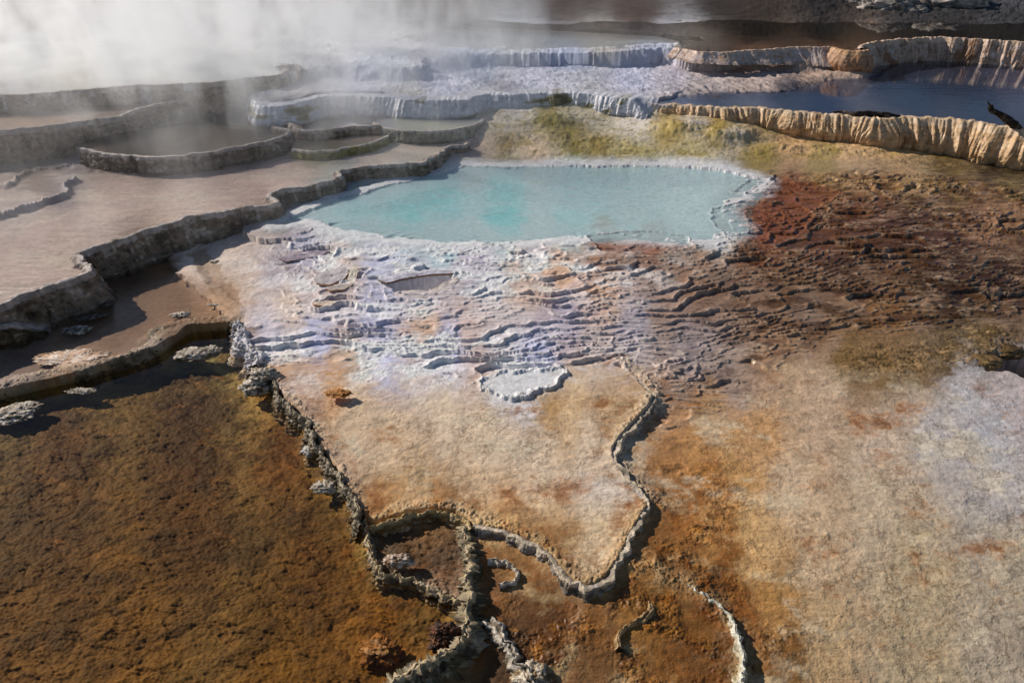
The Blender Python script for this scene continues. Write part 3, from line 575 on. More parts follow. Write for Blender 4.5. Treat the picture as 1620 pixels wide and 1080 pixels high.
sub_obj('ground_pool_beds', m_pool, 'beds of the pools under the water')

def height_at(pts):
    pts = np.atleast_2d(pts); z = terrain(pts[:, 0].copy(), pts[:, 1].copy())[0]; return z

# ------------------------------------------------------------------ terrace walls (rims)
def ribbon(name, crest, zc_, zfoot, label, cat='terrace wall', flare=.35, lip=.02, inner=(.10, .07), ds=.012, rows=36,
           scal=(.05, .35), rough=.018, flute=0, flute_w=.16, cols=((75, 66, 58), (110, 100, 92), (160, 152, 148)), crestcol=(170, 160, 155), mat=None, group='terrace walls', seed=0, smooth=.06, taper=(0, 0), bulge=0, stain=None, crustamp=1.0, wetv=.3, topbump=.02):
    """a mineral wall: inner lip, crest, face and foot swept along the surveyed crest line"""
    P = poly(crest, zc_) if not isinstance(crest, np.ndarray) else crest
    zfoot = hm(zfoot)
    Qp, t = densify(P, ds, smooth); n = len(Qp)
    T = np.gradient(Qp, axis=0); T /= np.hypot(*T.T)[:, None]+1e-9
    k = max(1, int(.08/ds)); ker = np.ones(2*k+1)/(2*k+1)
    T = np.c_[np.convolve(np.pad(T[:, 0], k, 'edge'), ker, 'valid'), np.convolve(np.pad(T[:, 1], k, 'edge'), ker, 'valid')]
    T /= np.hypot(*T.T)[:, None]+1e-9
    Nn = np.c_[T[:, 1], -T[:, 0]]                          # outward = right of travel
    o = seed*13.7
    tt = t[:, None]
    zf = np.interp(t/t[-1], np.linspace(0, 1, len(np.atleast_1d(zfoot))), np.atleast_1d(zfoot)) if np.size(zfoot) > 1 else np.full(n, float(zfoot))
    h = zc_-zf+.05                                          # buried a little
    env = np.minimum(1, np.minimum((t+1e-3)/(taper[0]+1e-3), (t[-1]-t+1e-3)/(taper[1]+1e-3)))
    ni = 9; nt_ = 5; nfc = rows
    offs = np.r_[np.linspace(-inner[0], -lip*1.2, ni), np.linspace(-lip, lip, nt_+2)[1:-1], np.full(nfc, lip)]
    s_in = np.r_[np.linspace(1, 0, ni), np.zeros(nt_+nfc)]
    s_out = np.r_[np.zeros(ni+nt_), np.linspace(0, 1, nfc)]
    s_out_c = s_out**.9
    m = len(offs)
    OUT = np.tile(offs, (n, 1)); S = np.tile(s_out_c, (n, 1)); SI = np.tile(s_in, (n, 1))
    hh = h[:, None]
    prof = flare*(S**1.35)+bulge*np.sin(np.pi*np.clip(S, 0, 1))*.5
    OUT = OUT+prof*hh
    Zz = zc_-hh*S-inner[1]*SI**1.5
    top = np.exp(-((OUT-prof*hh)/(lip*1.6+.01))**2)*(S < .15)
    # scallops of the whole wall
    sca = scal[0]*(np.abs(N1.g(tt/scal[1]+o, o+0*tt))*2-.5)+scal[0]*.5*N2.g(tt/scal[1]*2.7+o, 3+0*tt)+scal[0]*.28*(np.abs(N3.g(tt/scal[1]*6+o, 5+0*tt))*2-.5)
    OUT = OUT+sca
    wgt = np.clip(S*5, 0.25, 1)*(1-.8*SI)
    if flute:
        ph = tt/flute_w+.9*N3.g(tt/flute_w*.45+o, 7+S*.6)+.25*N1.g(tt/flute_w+o, S*2)
        ph = ph+.35*N3.g(tt/flute_w*1.7+o, 11+S*1.3); fl = np.abs(np.sin(np.pi*ph))**1.3; fl2 = np.abs(np.sin(np.pi*(ph*2.7+.8*N2.g(tt*9, S*1.5))))
        fam = .35+1.3*np.abs(N2.g(tt*1.9+o, 3+0*tt)); OUT = OUT+flute*fam*(fl**.7-.5)*np.clip(S*4+.25, 0, 1)*(1-SI)*(.6+.5*S)+flute*.30*(fl2-.5)*np.clip(S*3, 0, 1)
        Zz = Zz+flute*.30*(fl-.4)*np.exp(-(S/.12)**2)*(1-SI)
    hs = (S*hh)
    kb = N3.worley(tt*(.32/max(rough, .008))+o, hs*(.42/max(rough, .008))+OUT*8); OUT = OUT+wgt*crustamp*(rough*.9*(.5-kb)+rough*1.3*N1.fbm(tt*7+o, hs*9, 4, .6)+rough*1.1*(np.abs(N2.fbm(tt*17+o, hs*30, 3, .6))-.15)+rough*.45*N4.g(tt*60, hs*70))
    if not flute:                                            # shingled ledges
        ph = hs*26+1.6*N3.fbm(tt*6+o, hs*4, 3); fq = ph-np.floor(ph)
        OUT = OUT+wgt*rough*.9*(fq**2-.3)*ss(-.3, .3, N1.g(tt*5, hs*12))
    Zz = Zz+topbump*top*(.5*N2.fbm(tt*9+o, OUT*14, 3, .6)+.35*np.abs(N1.g(tt*22+o, OUT*20)))+.35*rough*N2.g(tt*30, hs*40+OUT*30)*wgt
    Zz = Zz-(1-env[:, None])*np.minimum(.5, (zc_-zf)[:, None]+.03)*(1-SI)*(S < 2)*np.exp(-S*2)
    XY = Qp[:, None, :]+Nn[:, None, :]*OUT[..., None]
    co = np.concatenate([XY, Zz[..., None]], -1)
    a = [alb(c) for c in cols]
    nz = .5*N1.fbm(tt*3+o, hs*6+OUT*5, 5, .65)+.35*N4.fbm(tt*16+o, hs*22+OUT*14, 4, .65)+.4*N2.fbm(tt*12+o, hs*2.0, 4, .6)
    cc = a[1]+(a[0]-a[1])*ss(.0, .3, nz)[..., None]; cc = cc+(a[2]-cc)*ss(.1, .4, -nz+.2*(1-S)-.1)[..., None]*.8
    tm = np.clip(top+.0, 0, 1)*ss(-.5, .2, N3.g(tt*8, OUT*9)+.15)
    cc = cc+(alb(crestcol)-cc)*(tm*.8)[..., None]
    if stain is not None:
        for (sc_, lo, hi, f_) in stain:
            nn = N2.fbm(tt*f_+o, S*.8, 4, .6); cc = cc+(alb(sc_)-cc)*(ss(lo, hi, nn)*ss(-.05, .25, S+.1))[..., None]*.85
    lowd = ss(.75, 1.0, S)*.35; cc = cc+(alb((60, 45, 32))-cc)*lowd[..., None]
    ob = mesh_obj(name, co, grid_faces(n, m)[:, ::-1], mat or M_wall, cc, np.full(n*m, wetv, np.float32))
    tag(ob, label, cat, group); return ob
grey = ((70, 58, 46), (114, 99, 84), (172, 160, 150))
brownw = ((80, 64, 50), (128, 108, 90), (168, 152, 138))
dark = ((44, 34, 20), (82, 66, 44), (136, 120, 98))
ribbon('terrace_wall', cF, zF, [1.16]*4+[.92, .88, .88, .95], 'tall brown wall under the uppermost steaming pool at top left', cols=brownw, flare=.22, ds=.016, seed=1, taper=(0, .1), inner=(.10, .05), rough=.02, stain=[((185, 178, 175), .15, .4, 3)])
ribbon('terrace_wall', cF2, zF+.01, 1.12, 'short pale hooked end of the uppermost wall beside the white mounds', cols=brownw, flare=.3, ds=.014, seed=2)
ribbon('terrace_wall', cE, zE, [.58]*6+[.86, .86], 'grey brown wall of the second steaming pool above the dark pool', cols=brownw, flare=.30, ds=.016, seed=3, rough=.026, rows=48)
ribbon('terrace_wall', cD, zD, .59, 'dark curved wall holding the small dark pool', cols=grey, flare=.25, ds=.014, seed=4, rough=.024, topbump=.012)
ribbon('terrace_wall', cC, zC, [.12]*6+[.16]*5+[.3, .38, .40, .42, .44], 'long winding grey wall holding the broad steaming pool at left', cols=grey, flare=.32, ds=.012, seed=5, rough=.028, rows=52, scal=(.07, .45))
ribbon('terrace_wall', [(-420, 640), (-60, 528), (0, 511), (30, 503), (50, 499), (64, 499)], .25, .12, 'low rough ledge in front of the long wall at the left edge', cols=dark, flare=.4, ds=.012, seed=6, rough=.035, inner=(.16, .0), taper=(0, .25))
ribbon('terrace_rim', cB, zB+.010, -.05, 'dark olive rim between the shallow pool and the big brown pool', 'terrace rim', cols=dark, flare=.35, ds=.009, seed=7, rough=.022, rows=34, inner=(.07, .06), lip=.03, crestcol=(110, 96, 78), group='terrace rims')
ribbon('terrace_rim', cJ, zJ+.008, .64, 'grey scalloped rim of the small round cream pool', 'terrace rim', cols=((110, 104, 88), (140, 134, 118), (170, 165, 160)), flare=.25, ds=.012, seed=8, rough=.012, rows=22, flute=.018, flute_w=.06, scal=(.015, .3), group='terrace rims')
ribbon('terrace_rim', cK, zK+.006, .61, 'low yellow green rim left of the round cream pool', 'terrace rim', cols=((95, 88, 40), (130, 120, 70), (165, 158, 140)), flare=.4, ds=.012, seed=9, rough=.014, rows=18, flute=.012, flute_w=.07, scal=(.02, .3), group='terrace rims')
ribbon('terrace_rim', [(392, 190), (440, 190), (460, 196), (470, 206), (490, 207), (530, 203), (560, 200), (600, 198)], .58, .62, 'low brown ledge behind the round cream pool', 'terrace rim', cols=brownw, flare=.5, ds=.012, seed=10, rough=.016, rows=18, scal=(.04, .3), inner=(.12, .03), group='terrace rims')
wht = ((160, 160, 165), (176, 176, 182), (188, 188, 192))
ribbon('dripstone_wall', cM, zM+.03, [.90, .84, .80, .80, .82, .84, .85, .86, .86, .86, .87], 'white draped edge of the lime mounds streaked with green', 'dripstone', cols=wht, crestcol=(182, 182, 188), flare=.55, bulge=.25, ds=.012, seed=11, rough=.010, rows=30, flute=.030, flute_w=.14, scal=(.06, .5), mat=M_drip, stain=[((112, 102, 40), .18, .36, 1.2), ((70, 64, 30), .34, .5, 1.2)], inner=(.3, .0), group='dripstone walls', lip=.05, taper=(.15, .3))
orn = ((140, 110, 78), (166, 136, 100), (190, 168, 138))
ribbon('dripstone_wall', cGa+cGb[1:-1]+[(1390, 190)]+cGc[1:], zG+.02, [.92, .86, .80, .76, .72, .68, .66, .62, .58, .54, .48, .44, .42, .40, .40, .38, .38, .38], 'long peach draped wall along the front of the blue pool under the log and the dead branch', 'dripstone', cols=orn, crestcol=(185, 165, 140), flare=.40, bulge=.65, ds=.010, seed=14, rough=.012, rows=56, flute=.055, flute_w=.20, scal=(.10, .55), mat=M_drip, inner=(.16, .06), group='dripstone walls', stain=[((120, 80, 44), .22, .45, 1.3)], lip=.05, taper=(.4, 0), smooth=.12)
ribbon('dripstone_wall', cG3, zG2+.01, [1.30, 1.28, 1.24, 1.2, 1.16], 'low orange lip along the far brown pool', 'dripstone', cols=((150, 118, 90), (165, 148, 138), (182, 172, 170)), crestcol=(178, 152, 128), flare=1.3, ds=.016, seed=15, rough=.012, rows=22, flute=.03, flute_w=.2, scal=(.05, .5), mat=M_drip, inner=(.12, .08), group='dripstone walls')
ribbon('dripstone_wall', cG2a, zG2+.01, [1.1, 1.0], 'short orange drip wall at the corner of the far pool', 'dripstone', cols=((110, 72, 44), (145, 108, 78), (165, 135, 110)), crestcol=(178, 145, 108), flare=.3, bulge=.5, ds=.014, seed=16, rough=.012, rows=28, flute=.04, flute_w=.14, mat=M_drip, scal=(.03, .4), group='dripstone walls')
ribbon('dripstone_wall', cG2b+cG2c[1:], zG2+.02, .90, 'far draped wall behind the blue pool with white columns turning to tan streaks', 'dripstone', cols=((112, 90, 72), (158, 134, 116), (182, 172, 168)), crestcol=(185, 160, 135), flare=.42, bulge=.2, ds=.012, seed=17, rough=.012, rows=44, flute=.045, flute_w=.17, mat=M_drip, scal=(.09, .5), group='dripstone walls', stain=[((110, 74, 46), .15, .4, 1.8)], smooth=.1)
# foreground rims: narrow crusty ridges
rimc = ((52, 42, 24), (96, 82, 58), (158, 148, 134))
kw = dict(cat='terrace rim', group='terrace rims', smooth=.03)
def ridge(crest, z, zl, zr, label, w=.03, cols=rimc, crestcol=(190, 180, 165), seed=0, flare=(.5, .5), scal=(.02, .10), rough=.014, ds=.005, **k2):
    """free-standing ridge with a face on both sides (left = zl, right = zr of travel)"""
    P = poly(crest, z); Qp, t = densify(P, ds, .02); n = len(Qp)
    T = np.gradient(Qp, axis=0); T /= np.hypot(*T.T)[:, None]+1e-9
    k = max(1, int(.03/ds)); ker = np.ones(2*k+1)/(2*k+1)
    T = np.c_[np.convolve(np.pad(T[:, 0], k, 'edge'), ker, 'valid'), np.convolve(np.pad(T[:, 1], k, 'edge'), ker, 'valid')]; T /= np.hypot(*T.T)[:, None]+1e-9
    Nn = np.c_[T[:, 1], -T[:, 0]]; tt = t[:, None]; o = seed*7.7
    hl, hr = z-zl+.03, z-zr+.03
    nl = max(10, int(hl/.005)); nr = max(10, int(hr/.005)); nt_ = 9
    S = np.r_[np.linspace(-1, 0, nl), np.zeros(nt_), np.linspace(0, 1, nr)]
    off = np.r_[np.full(nl, -w), np.linspace(-w, w, nt_+2)[1:-1], np.full(nr, w)]
    hgt = np.where(S < 0, hl*np.abs(S), hr*S)
    OUT = np.tile(off+np.where(S < 0, -flare[0]*hl*np.abs(S)**1.2, flare[1]*hr*np.abs(S)**1.2), (n, 1)); HG = np.tile(hgt, (n, 1))
    topm = np.tile(np.exp(-(hgt/.02)**2), (n, 1))
    sca = scal[0]*(np.abs(N1.g(tt/scal[1]+o, 0*tt+o))*2.4-.6)+.6*scal[0]*N2.g(tt/scal[1]*.35+o, 0*tt)+.4*scal[0]*(np.abs(N3.g(tt/scal[1]*2.3+o, 0*tt+2))*2-.5)
    wv = .6+.5*N4.fbm(tt*4+o, 0*tt, 2)                       # varying width
    # shingled scalloped shelves down both faces
    ph = HG*34+1.3*N2.fbm(tt*9+o, HG*6, 2)+np.sign(OUT)*.3; fq = ph-np.floor(ph)
    ledge = rough*1.5*(1-fq)**1.5*np.clip(HG/.02, 0, 1)*(.4+np.abs(N3.g(tt*16+o+np.floor(ph)*3.7, np.floor(ph)*1.3))*2.0)
    kb = N3.worley(tt*26+o, HG*34+OUT*12); OUT = OUT*np.clip(.25+1.5*wv*wv, .45, 2.2)+sca+np.sign(OUT)*rough*1.1*(.5-kb)*np.clip(HG/.012, .3, 1)+np.sign(off)[None, :]*ledge+rough*N1.fbm(tt*28+o, HG*34+OUT*20, 3, .6)*.8
    Zz = z-HG+(kb-.4)*.008*-1+topm*(.018*N2.fbm(tt*11+o, OUT*22, 3, .6)+.014*np.abs(N1.g(tt*30+o, OUT*35)))+.006*N3.g(tt*42, HG*60+OUT*40)
    Zz = Zz+.022*N1.fbm(tt*2.3+o, 0*tt+1, 3, .6)*(S > -9)
    basin = np.exp(-((off/(w*.55))**2))*topm[0]; Zz = Zz-.012*basin[None, :]*ss(-.2, .2, N3.g(tt*10+o, 4+0*tt))
    XY = Qp[:, None, :]+Nn[:, None, :]*OUT[..., None]; co = np.concatenate([XY, Zz[..., None]], -1)
    a = [alb(c) for c in cols]; nz = N1.fbm(tt*10+o, HG*22+OUT*16, 4, .62)
    cc = a[1]+(a[0]-a[1])*ss(-.02, .3, nz)[..., None]; cc = cc+(a[2]-cc)*ss(.05, .35, -nz)[..., None]*.7
    edge = np.tile(np.exp(-(((np.abs(off)-w)/(w*.5))**2)), (n, 1))*topm; cc = cc+(alb(crestcol)-cc)*(edge*.8)[..., None]
    ob = mesh_obj('terrace_rim', co, grid_faces(n, len(S))[:, ::-1], M_wall, cc, np.full(n*len(S), .35, np.float32))
    tag(ob, label, 'terrace rim', 'terrace rims'); return ob
ridge(cTL, .105, zTP-.01, -.06, 'crusty ridge between the big brown pool and the tan flat', w=.006, seed=21, flare=(.22, .40), scal=(.030, .15), rough=.011, crestcol=(150, 138, 116))
ribbon('terrace_rim', list(reversed(cTR)), .068, [-.02]*9+[0.0, .02, .05, .1], 'wavy pale rim along the right side and tip of the tan flat', cat='terrace rim', group='terrace rims', cols=((70, 62, 52), (118, 108, 98), (168, 158, 148)), flare=.35, lip=.008, inner=(.045, .012), ds=.005, rows=34, scal=(.026, .13), rough=.015, smooth=.05, crestcol=(192, 174, 148), seed=22, topbump=.016)
ridge(cS1, .052, .02, -.05, 'pale scalloped ridge on the left and front of the small brown basin', w=.006, seed=23, flare=(.3, .35), scal=(.026, .11), rough=.010, crestcol=(180, 158, 120))
ridge(cS2, .074, .055, .0, 'cream rim at the back of the small brown basin', w=.007, seed=24, flare=(.25, .4), rough=.010, scal=(.014, .12), crestcol=(175, 150, 104), cols=((90, 66, 30), (130, 106, 66), (180, 165, 140)))
ridge(cS3, .066, -.04, -.01, 'thick knobbly ridge running down to the bottom edge', w=.008, seed=25, flare=(.8, .3), scal=(.026, .14), rough=.028, cols=((44, 36, 20), (92, 80, 56), (160, 150, 132)), crestcol=(168, 150, 118))
ridge(cR1, .006, -.05, -.05, 'thin white rim curving through the orange algae at bottom right', w=.004, seed=26, flare=(.15, .3), scal=(.014, .10), rough=.009, crestcol=(214, 206, 180), cols=((92, 84, 56), (160, 148, 120), (196, 188, 172)))
ridge([(1012, 925), (1026, 945), (1031, 962), (1020, 975), (1000, 985), (984, 994), (976, 1006), (980, 1022)], -.005, -.06, -.06, 'low smooth brown rim curving inside the orange algae', w=.008, seed=27, flare=(.6, .6), scal=(.008, .1), rough=.005, crestcol=(150, 126, 90), cols=((110, 84, 50), (135, 108, 74), (160, 136, 104)))
ridge([(772, 886), (800, 888), (820, 904), (812, 920), (790, 925)], +.028, -.02, -.02, 'tiny cream rim loop beside the knobbly ridge', w=.006, seed=28, flare=(.4, .6), scal=(.010, .08), rough=.007)
ridge([(775, 975), (790, 1000), (806, 1020), (815, 1045), (830, 1062), (845, 1090)], -.01, -.08, -.08, 'broken pale rim at the bottom right of the knobbly ridge', w=.02, seed=29, flare=(.5, .6), scal=(.02, .10), rough=.014)
ridge([(372, 508), (385, 520), (378, 535), (396, 548), (408, 562), (404, 576)], .125, .08, -.05, 'rough white rim at the top right corner of the big brown pool', w=.03, seed=30, flare=(.5, .5), scal=(.02, .10), cols=((110, 104, 100), (160, 156, 160), (186, 184, 190)), crestcol=(190, 186, 184))

# ------------------------------------------------------------------ water
def water(name, pts, z, mat, label):
    P = poly(pts, z); 
    from mathutils.geometry import tessellate_polygon
    tri = tessellate_polygon([[Vector((x, y, 0)) for x, y in P]])
    o = mesh_obj(name, np.c_[P, np.full(len(P), z)], [list(t) for t in tri], mat, origin=(0, 0, 0), smooth=False)
    me = o.data
    if me.polygons and me.polygons[0].normal.z < 0: me.flip_normals()
    tag(o, label, None, None, 'structure'); return o
def inset_poly(pts, z): return pts
wA = water_material('water_brown', (.92, .82, .66), .02, 3, 9, .004, .25, rot=.3)
wB = water_material('water_shallow', (.9, .86, .8), .03, 9, 22, .012, .5, rot=.5)
wC = water_material('water_rippled', (.95, .93, .92), .10, 4, 15, .16, 1.0, rot=.35, detail=5)
wD = water_material('water_dark', (.7, .66, .6), .05, 10, 40, .02, .6, rot=.2)
wT = water_material('water_turquoise', (.86, .98, .99), .08, 12, 34, .035, 1.0, milky=.12, mcol=(.5, .7, .72), rot=.15, detail=5)
wG = water_material('water_blue', (.6, .68, .85), .02, 2, 12, .006, .25, rot=.05)
wG2 = water_material('water_far', (.6, .55, .5), .02, 2, 12, .0015, .15, rot=.05)
wF = water_material('water_milky', (.95, .97, .96), .08, 6, 20, .02, .6, milky=.35, mcol=(.72, .74, .72), rot=.1)
water('water', [(-420, 1500), (-420, 716), (0, 625), (128, 598), (200, 585), (252, 555), (262, 530), (300, 524), (372, 520), (392, 552), (405, 582), (436, 622), (486, 668), (505, 710), (543, 770), (574, 826), (582, 866), (602, 900), (660, 920), (718, 950), (732, 975), (720, 1020), (660, 1062), (560, 1130), (500, 1500)], zA, wA, 'clear water of the big brown pool')
water('water', cB[:-1]+[(400, 480), (400, 420), (330, 385), (440, 345), (440, 322), (300, 352), (160, 400), (150, 430), (60, 480), (0, 520), (-420, 620)], zB, wB, 'shallow clear water below the long grey wall')
water('water', cC+[(730, 218), (700, 212), (600, 226), (460, 238), (300, 262), (0, 262), (-420, 270)], zC-.004, wC, 'rippled water of the broad steaming pool')
water('water', cK[:-1]+[(605, 212), (560, 207), (510, 208), (470, 214)], zK, wD, 'small green pool')
water('water', cJ+[(745, 184), (690, 181), (640, 182), (600, 187)], zJ, wF, 'cream water of the round pool')
water('water', cD+[(380, 197), (311, 192), (250, 200), (180, 212), (120, 228)], zD-.01, wD, 'dark water of the small pool')
water('water', cE[:-1]+[(330, 160), (300, 150), (0, 160), (-420, 170)], zE-.012, wC, 'bright water of the second steaming pool')
water('water', cF+[(470, 92), (400, 78), (200, 70), (-420, 70)], zF-.006, wF, 'milky water of the uppermost steaming pool')
water('water', cGa+cGb[1:]+cGc[1:]+[(1800, 86), (1400, 90), (1250, 92), (1100, 90), (1040, 130)], zG, wG, 'deep blue pool')
water('water', cG3+cG2a[1:]+cG2b[1:]+cG2c[1:]+[(1900, 30), (560, 30), (700, 42), (900, 50), (1040, 58), (1075, 66)], zG2, wG2, 'dark far pool')
water('water', [(690, 76), (780, 81), (900, 79.5), (980, 77), (1046, 72), (1120, 67), (1110, 60), (1000, 48), (800, 41), (700, 46), (620, 60)], 1.04, wF, 'thin water on top of the white mound')
water('water', [(430, 356), (490, 356), (560, 372), (700, 388), (850, 388), (1000, 378), (1120, 390), (1190, 368), (1190, 330), (1220, 290), (1150, 260), (900, 255), (740, 255), (600, 282), (520, 305), (430, 340)], zT-.012, wT, 'turquoise pool')
water('water', [(1600, 400), (1700, 560), (1600, 590), (1560, 570)], -.2, wD, 'black water in the hole')

# ------------------------------------------------------------------ crust lumps, flakes and stones
import bmesh
def lump(name, u, v, z, size, label, cat, cols, seed=0, squash=.4, rough=.3, mat=None, group=None, sub=5, rot=0, freq=1.0, holes=0.):
    bm = bmesh.new(); bmesh.ops.create_icosphere(bm, subdivisions=sub, radius=1.0)
    co = np.array([w.co[:] for w in bm.verts]); fa = np.array([[w.index for w in f.verts] for f in bm.faces]); bm.free()
    o = seed*5.3; a = np.arctan2(co[:, 1], co[:, 0])
    d = 1+rough*(N1.fbm(co[:, 0]*1.6*freq+o, co[:, 1]*1.6*freq+co[:, 2]*1.3, 5, .6)+.6*N2.fbm(co[:, 1]*4*freq+o, co[:, 2]*4*freq+co[:, 0]*3*freq, 4, .65))
    d += rough*.5*np.abs(N3.fbm(co[:, 0]*7*freq+o, co[:, 1]*7*freq+co[:, 2]*5, 3, .6))
    co = co*d[:, None]; sx, sy = (size if isinstance(size, tuple) else (size, size*.7))
    co[:, 2] *= squash*min(sx, sy); co[:, 0] *= sx; co[:, 1] *= sy
    co[:, 2] += .006*N4.g(co[:, 0]*60+o, co[:, 1]*60)
    c, s = math.cos(rot), math.sin(rot); co[:, :2] = co[:, :2] @ np.array([[c, s], [-s, c]])
    x, y = W(u, v, z); co += np.array([x, y, z])
    nz = N1.fbm(co[:, 0]*14/max(sx, .1)*.3+o, co[:, 1]*10+co[:, 2]*12, 4, .6); A = [alb(c_) for c_ in cols]
    cc = A[0]+(A[1]-A[0])*ss(-.25, .25, nz)[:, None]
    ob = mesh_obj(name, co, fa, mat or M_wall, cc, np.full(len(co), .4, np.float32)); tag(ob, label, cat, group); return ob
cr = ((92, 78, 58), (176, 166, 152))
g1 = 'crust islands in the pools'
lump('crust_island', 306, 560, .0, (.15, .10), 'larger brown crust island near the top of the big brown pool', 'crust island', cr, 1, .28, .5, group=g1)
lump('crust_island', 334, 553, .0, (.085, .06), 'smaller crust island touching the larger one near the top of the big brown pool', 'crust island', cr, 2, .28, .5, group=g1)
lump('crust_island', 122, 522, zB, (.12, .07), 'speckled crust island in the shallow pool by the long wall', 'crust island', cr, 3, .25, .5, group=g1)
lump('crust_island', 112, 566, zB-.004, (.28, .12), 'wide flat tan crust island in the shallow pool above the olive rim', 'crust island', ((170, 135, 105), (188, 172, 158)), 4, .08, .5, group=g1)
lump('crust_island', 15, 656, .0, (.17, .10), 'grey crust island at the left edge of the big brown pool', 'crust island', cr, 5, .28, .5, group=g1)
lump('crust_island', 42, 643, .0, (.12, .06), 'low crust island against the olive rim at the left edge', 'crust island', cr, 6, .3, .5, group=g1)
lump('crust_island', 128, 618, .0, (.11, .04), 'narrow crust island in front of the olive rim', 'crust island', cr, 7, .25, .5, group=g1)
lump('crust_island', 285, 498, zB, (.09, .05), 'small crust island behind the olive rim beside the cream shallows', 'crust island', cr, 8, .35, .5, group=g1)
lump('crust_island', 340, 482, zB, (.075, .02), 'thin dark crust flake in the cream shallows', 'crust island', cr, 9, .3, .5, group=g1)
lump('crust_island', 340, 414, zB, (.045, .025), 'tiny brown crust dot on the cream shallows', 'crust island', cr, 10, .4, .5, group=g1)
lump('crust_island', 165, 482, zB, (.08, .04), 'dark crust lump at the foot of the long wall', 'crust island', ((60, 50, 40), (105, 95, 85)), 11, .4, .5, group=g1)
lump('crust_island', 147, 501, zB, (.13, .04), 'long dark crust lump at the foot of the long wall', 'crust island', ((60, 50, 40), (110, 98, 85)), 12, .3, .5, group=g1, rot=.4)
lump('crust_clump', 404, 612, .02, (.12, .09), 'knobbly crust clump at the end of the ridge by the big brown pool', 'crust clump', cr, 13, .6, .55)
lump('crust_clump', 418, 592, .10, (.12, .07), 'pale crust clump crowning the ridge by the big brown pool', 'crust clump', ((110, 100, 80), (175, 165, 150)), 14, .6, .55)
lump('rock', 630, 887, .05, (.085, .045), 'small wet crusty rock lying in the small brown basin', 'rock', ((110, 78, 48), (185, 170, 155)), 15, .75, .5)
lump('crust_clump', 704, 998, .04, (.08, .045), 'dark wet brown clump on the left side of the knobbly ridge', 'crust clump', ((40, 22, 8), (90, 52, 22)), 16, .9, .6)
lump('crust_clump', 696, 1018, .0, (.06, .05), 'dark wet brown clump just below the other dark one', 'crust clump', ((40, 22, 8), (95, 58, 26)), 17, .9, .6)
lump('crust_clump', 602, 1028, -.03, (.09, .07), 'tan branching crust clump under the water at bottom', 'crust clump', ((110, 72, 30), (150, 108, 58)), 18, .4, .8)
lump('crust_clump', 493, 712, .02, (.07, .05), 'white crust clump stuck on the outer side of the ridge', 'crust clump', ((130, 122, 112), (182, 176, 170)), 19, .5, .5)
lump('crust_clump', 515, 770, .02, (.09, .05), 'ragged white crust clump on the ridge beside brown water', 'crust clump', ((110, 98, 80), (176, 166, 152)), 20, .5, .6)
lump('crust_clump', 840, 1070, -.06, (.09, .08), 'cream crust clump at the bottom edge', 'crust clump', ((120, 96, 62), (190, 178, 158)), 21, .6, .6)
lump('crust_clump', 535, 622, .13, (.09, .05), 'orange algae clump on the tan flat', 'crust clump', ((130, 78, 24), (165, 112, 50)), 22, .25, .6)
lump('crust_clump', 1236, 752, -.03, (.07, .045), 'white nodule with an orange fringe on the cream flat', 'crust clump', ((185, 165, 145), (198, 182, 168)), 23, .35, .4)
lump('crust_clump', 1597, 567, -.02, (.085, .03), 'white crust flake in the black hole', 'crust clump', ((120, 118, 110), (170, 168, 160)), 24, .4, .5)
lump('crust_mound', 1548, 571, .03, (.20, .13), 'rounded olive mound on the left side of the black hole', 'mound', ((86, 66, 38), (118, 94, 60)), 25, .35, .25, mat=M_ground)
lump('crust_mound', 1590, 555, .03, (.16, .12), 'dark olive mound overhanging the back of the black hole', 'mound', ((66, 50, 28), (96, 76, 46)), 26, .4, .25, mat=M_ground)
# far boulders
bc = ((92, 88, 84), (150, 142, 134))
gb = 'boulders on the far bank'
for k, (u, v, sx, sy, sq, lb) in enumerate([
    (1408, 16, .75, .5, .75, 'pale sunlit boulder on the far bank'), (1500, 12, 1.0, .6, .70, 'large shaded grey boulder right of the pale one'),
    (1290, 4, .6, .45, .6, 'low grey boulder at the top edge above the far pool'), (1345, 8, .35, .3, .5, 'small boulder left of the pale one'),
    (1448, 20, .35, .25, .55, 'small rock in front of the two large boulders')]):
    lump('boulder', u, v, 1.14, (sx, sy), lb, 'boulder', bc, 40+k, sq, .32, mat=M_rock, group=gb, freq=.9)
# broken crust slabs round the sink hole
def slab(u0, pts, z, th, tilt, label, col=(178, 166, 160), seed=0, edgecol=(150, 105, 60)):
    z = float(hm(z)); P = poly(pts, z); Q_, t = densify(np.r_[P, P[:1]], .012, 0); Q_ = Q_[:-1]; n = len(Q_)
    c = Q_.mean(0); o = seed*3.1
    Q_ = Q_+.010*np.c_[N1.fbm(Q_[:, 0]*25+o, Q_[:, 1]*25, 3), N2.fbm(Q_[:, 0]*25+o, Q_[:, 1]*25, 3)]
    rings = [(1.0, -th), (1.01, -.3*th), (1.0, 0), (.8, .0), (.55, .003), (.3, .002), (.08, .0)]
    co = []; 
    for s, dz in rings:
        q = c+(Q_-c)*s; zz = z+dz+.004*N3.fbm(q[:, 0]*12+o, q[:, 1]*12, 3)+tilt[0]*(q[:, 0]-c[0])+tilt[1]*(q[:, 1]-c[1]); co.append(np.c_[q, zz])
    co = np.concatenate(co); fa = []
    for r in range(len(rings)-1):
        for k in range(n): fa.append((r*n+k, r*n+(k+1) % n, (r+1)*n+(k+1) % n, (r+1)*n+k))
    cc = np.tile(alb(col), (len(co), 1)); cc[:2*n] = alb(edgecol)
    ob = mesh_obj('crust_slab', co, fa, M_wall, cc, np.zeros(len(co)), smooth=False); tag(ob, label, 'crust slab', 'broken crust slabs'); return ob
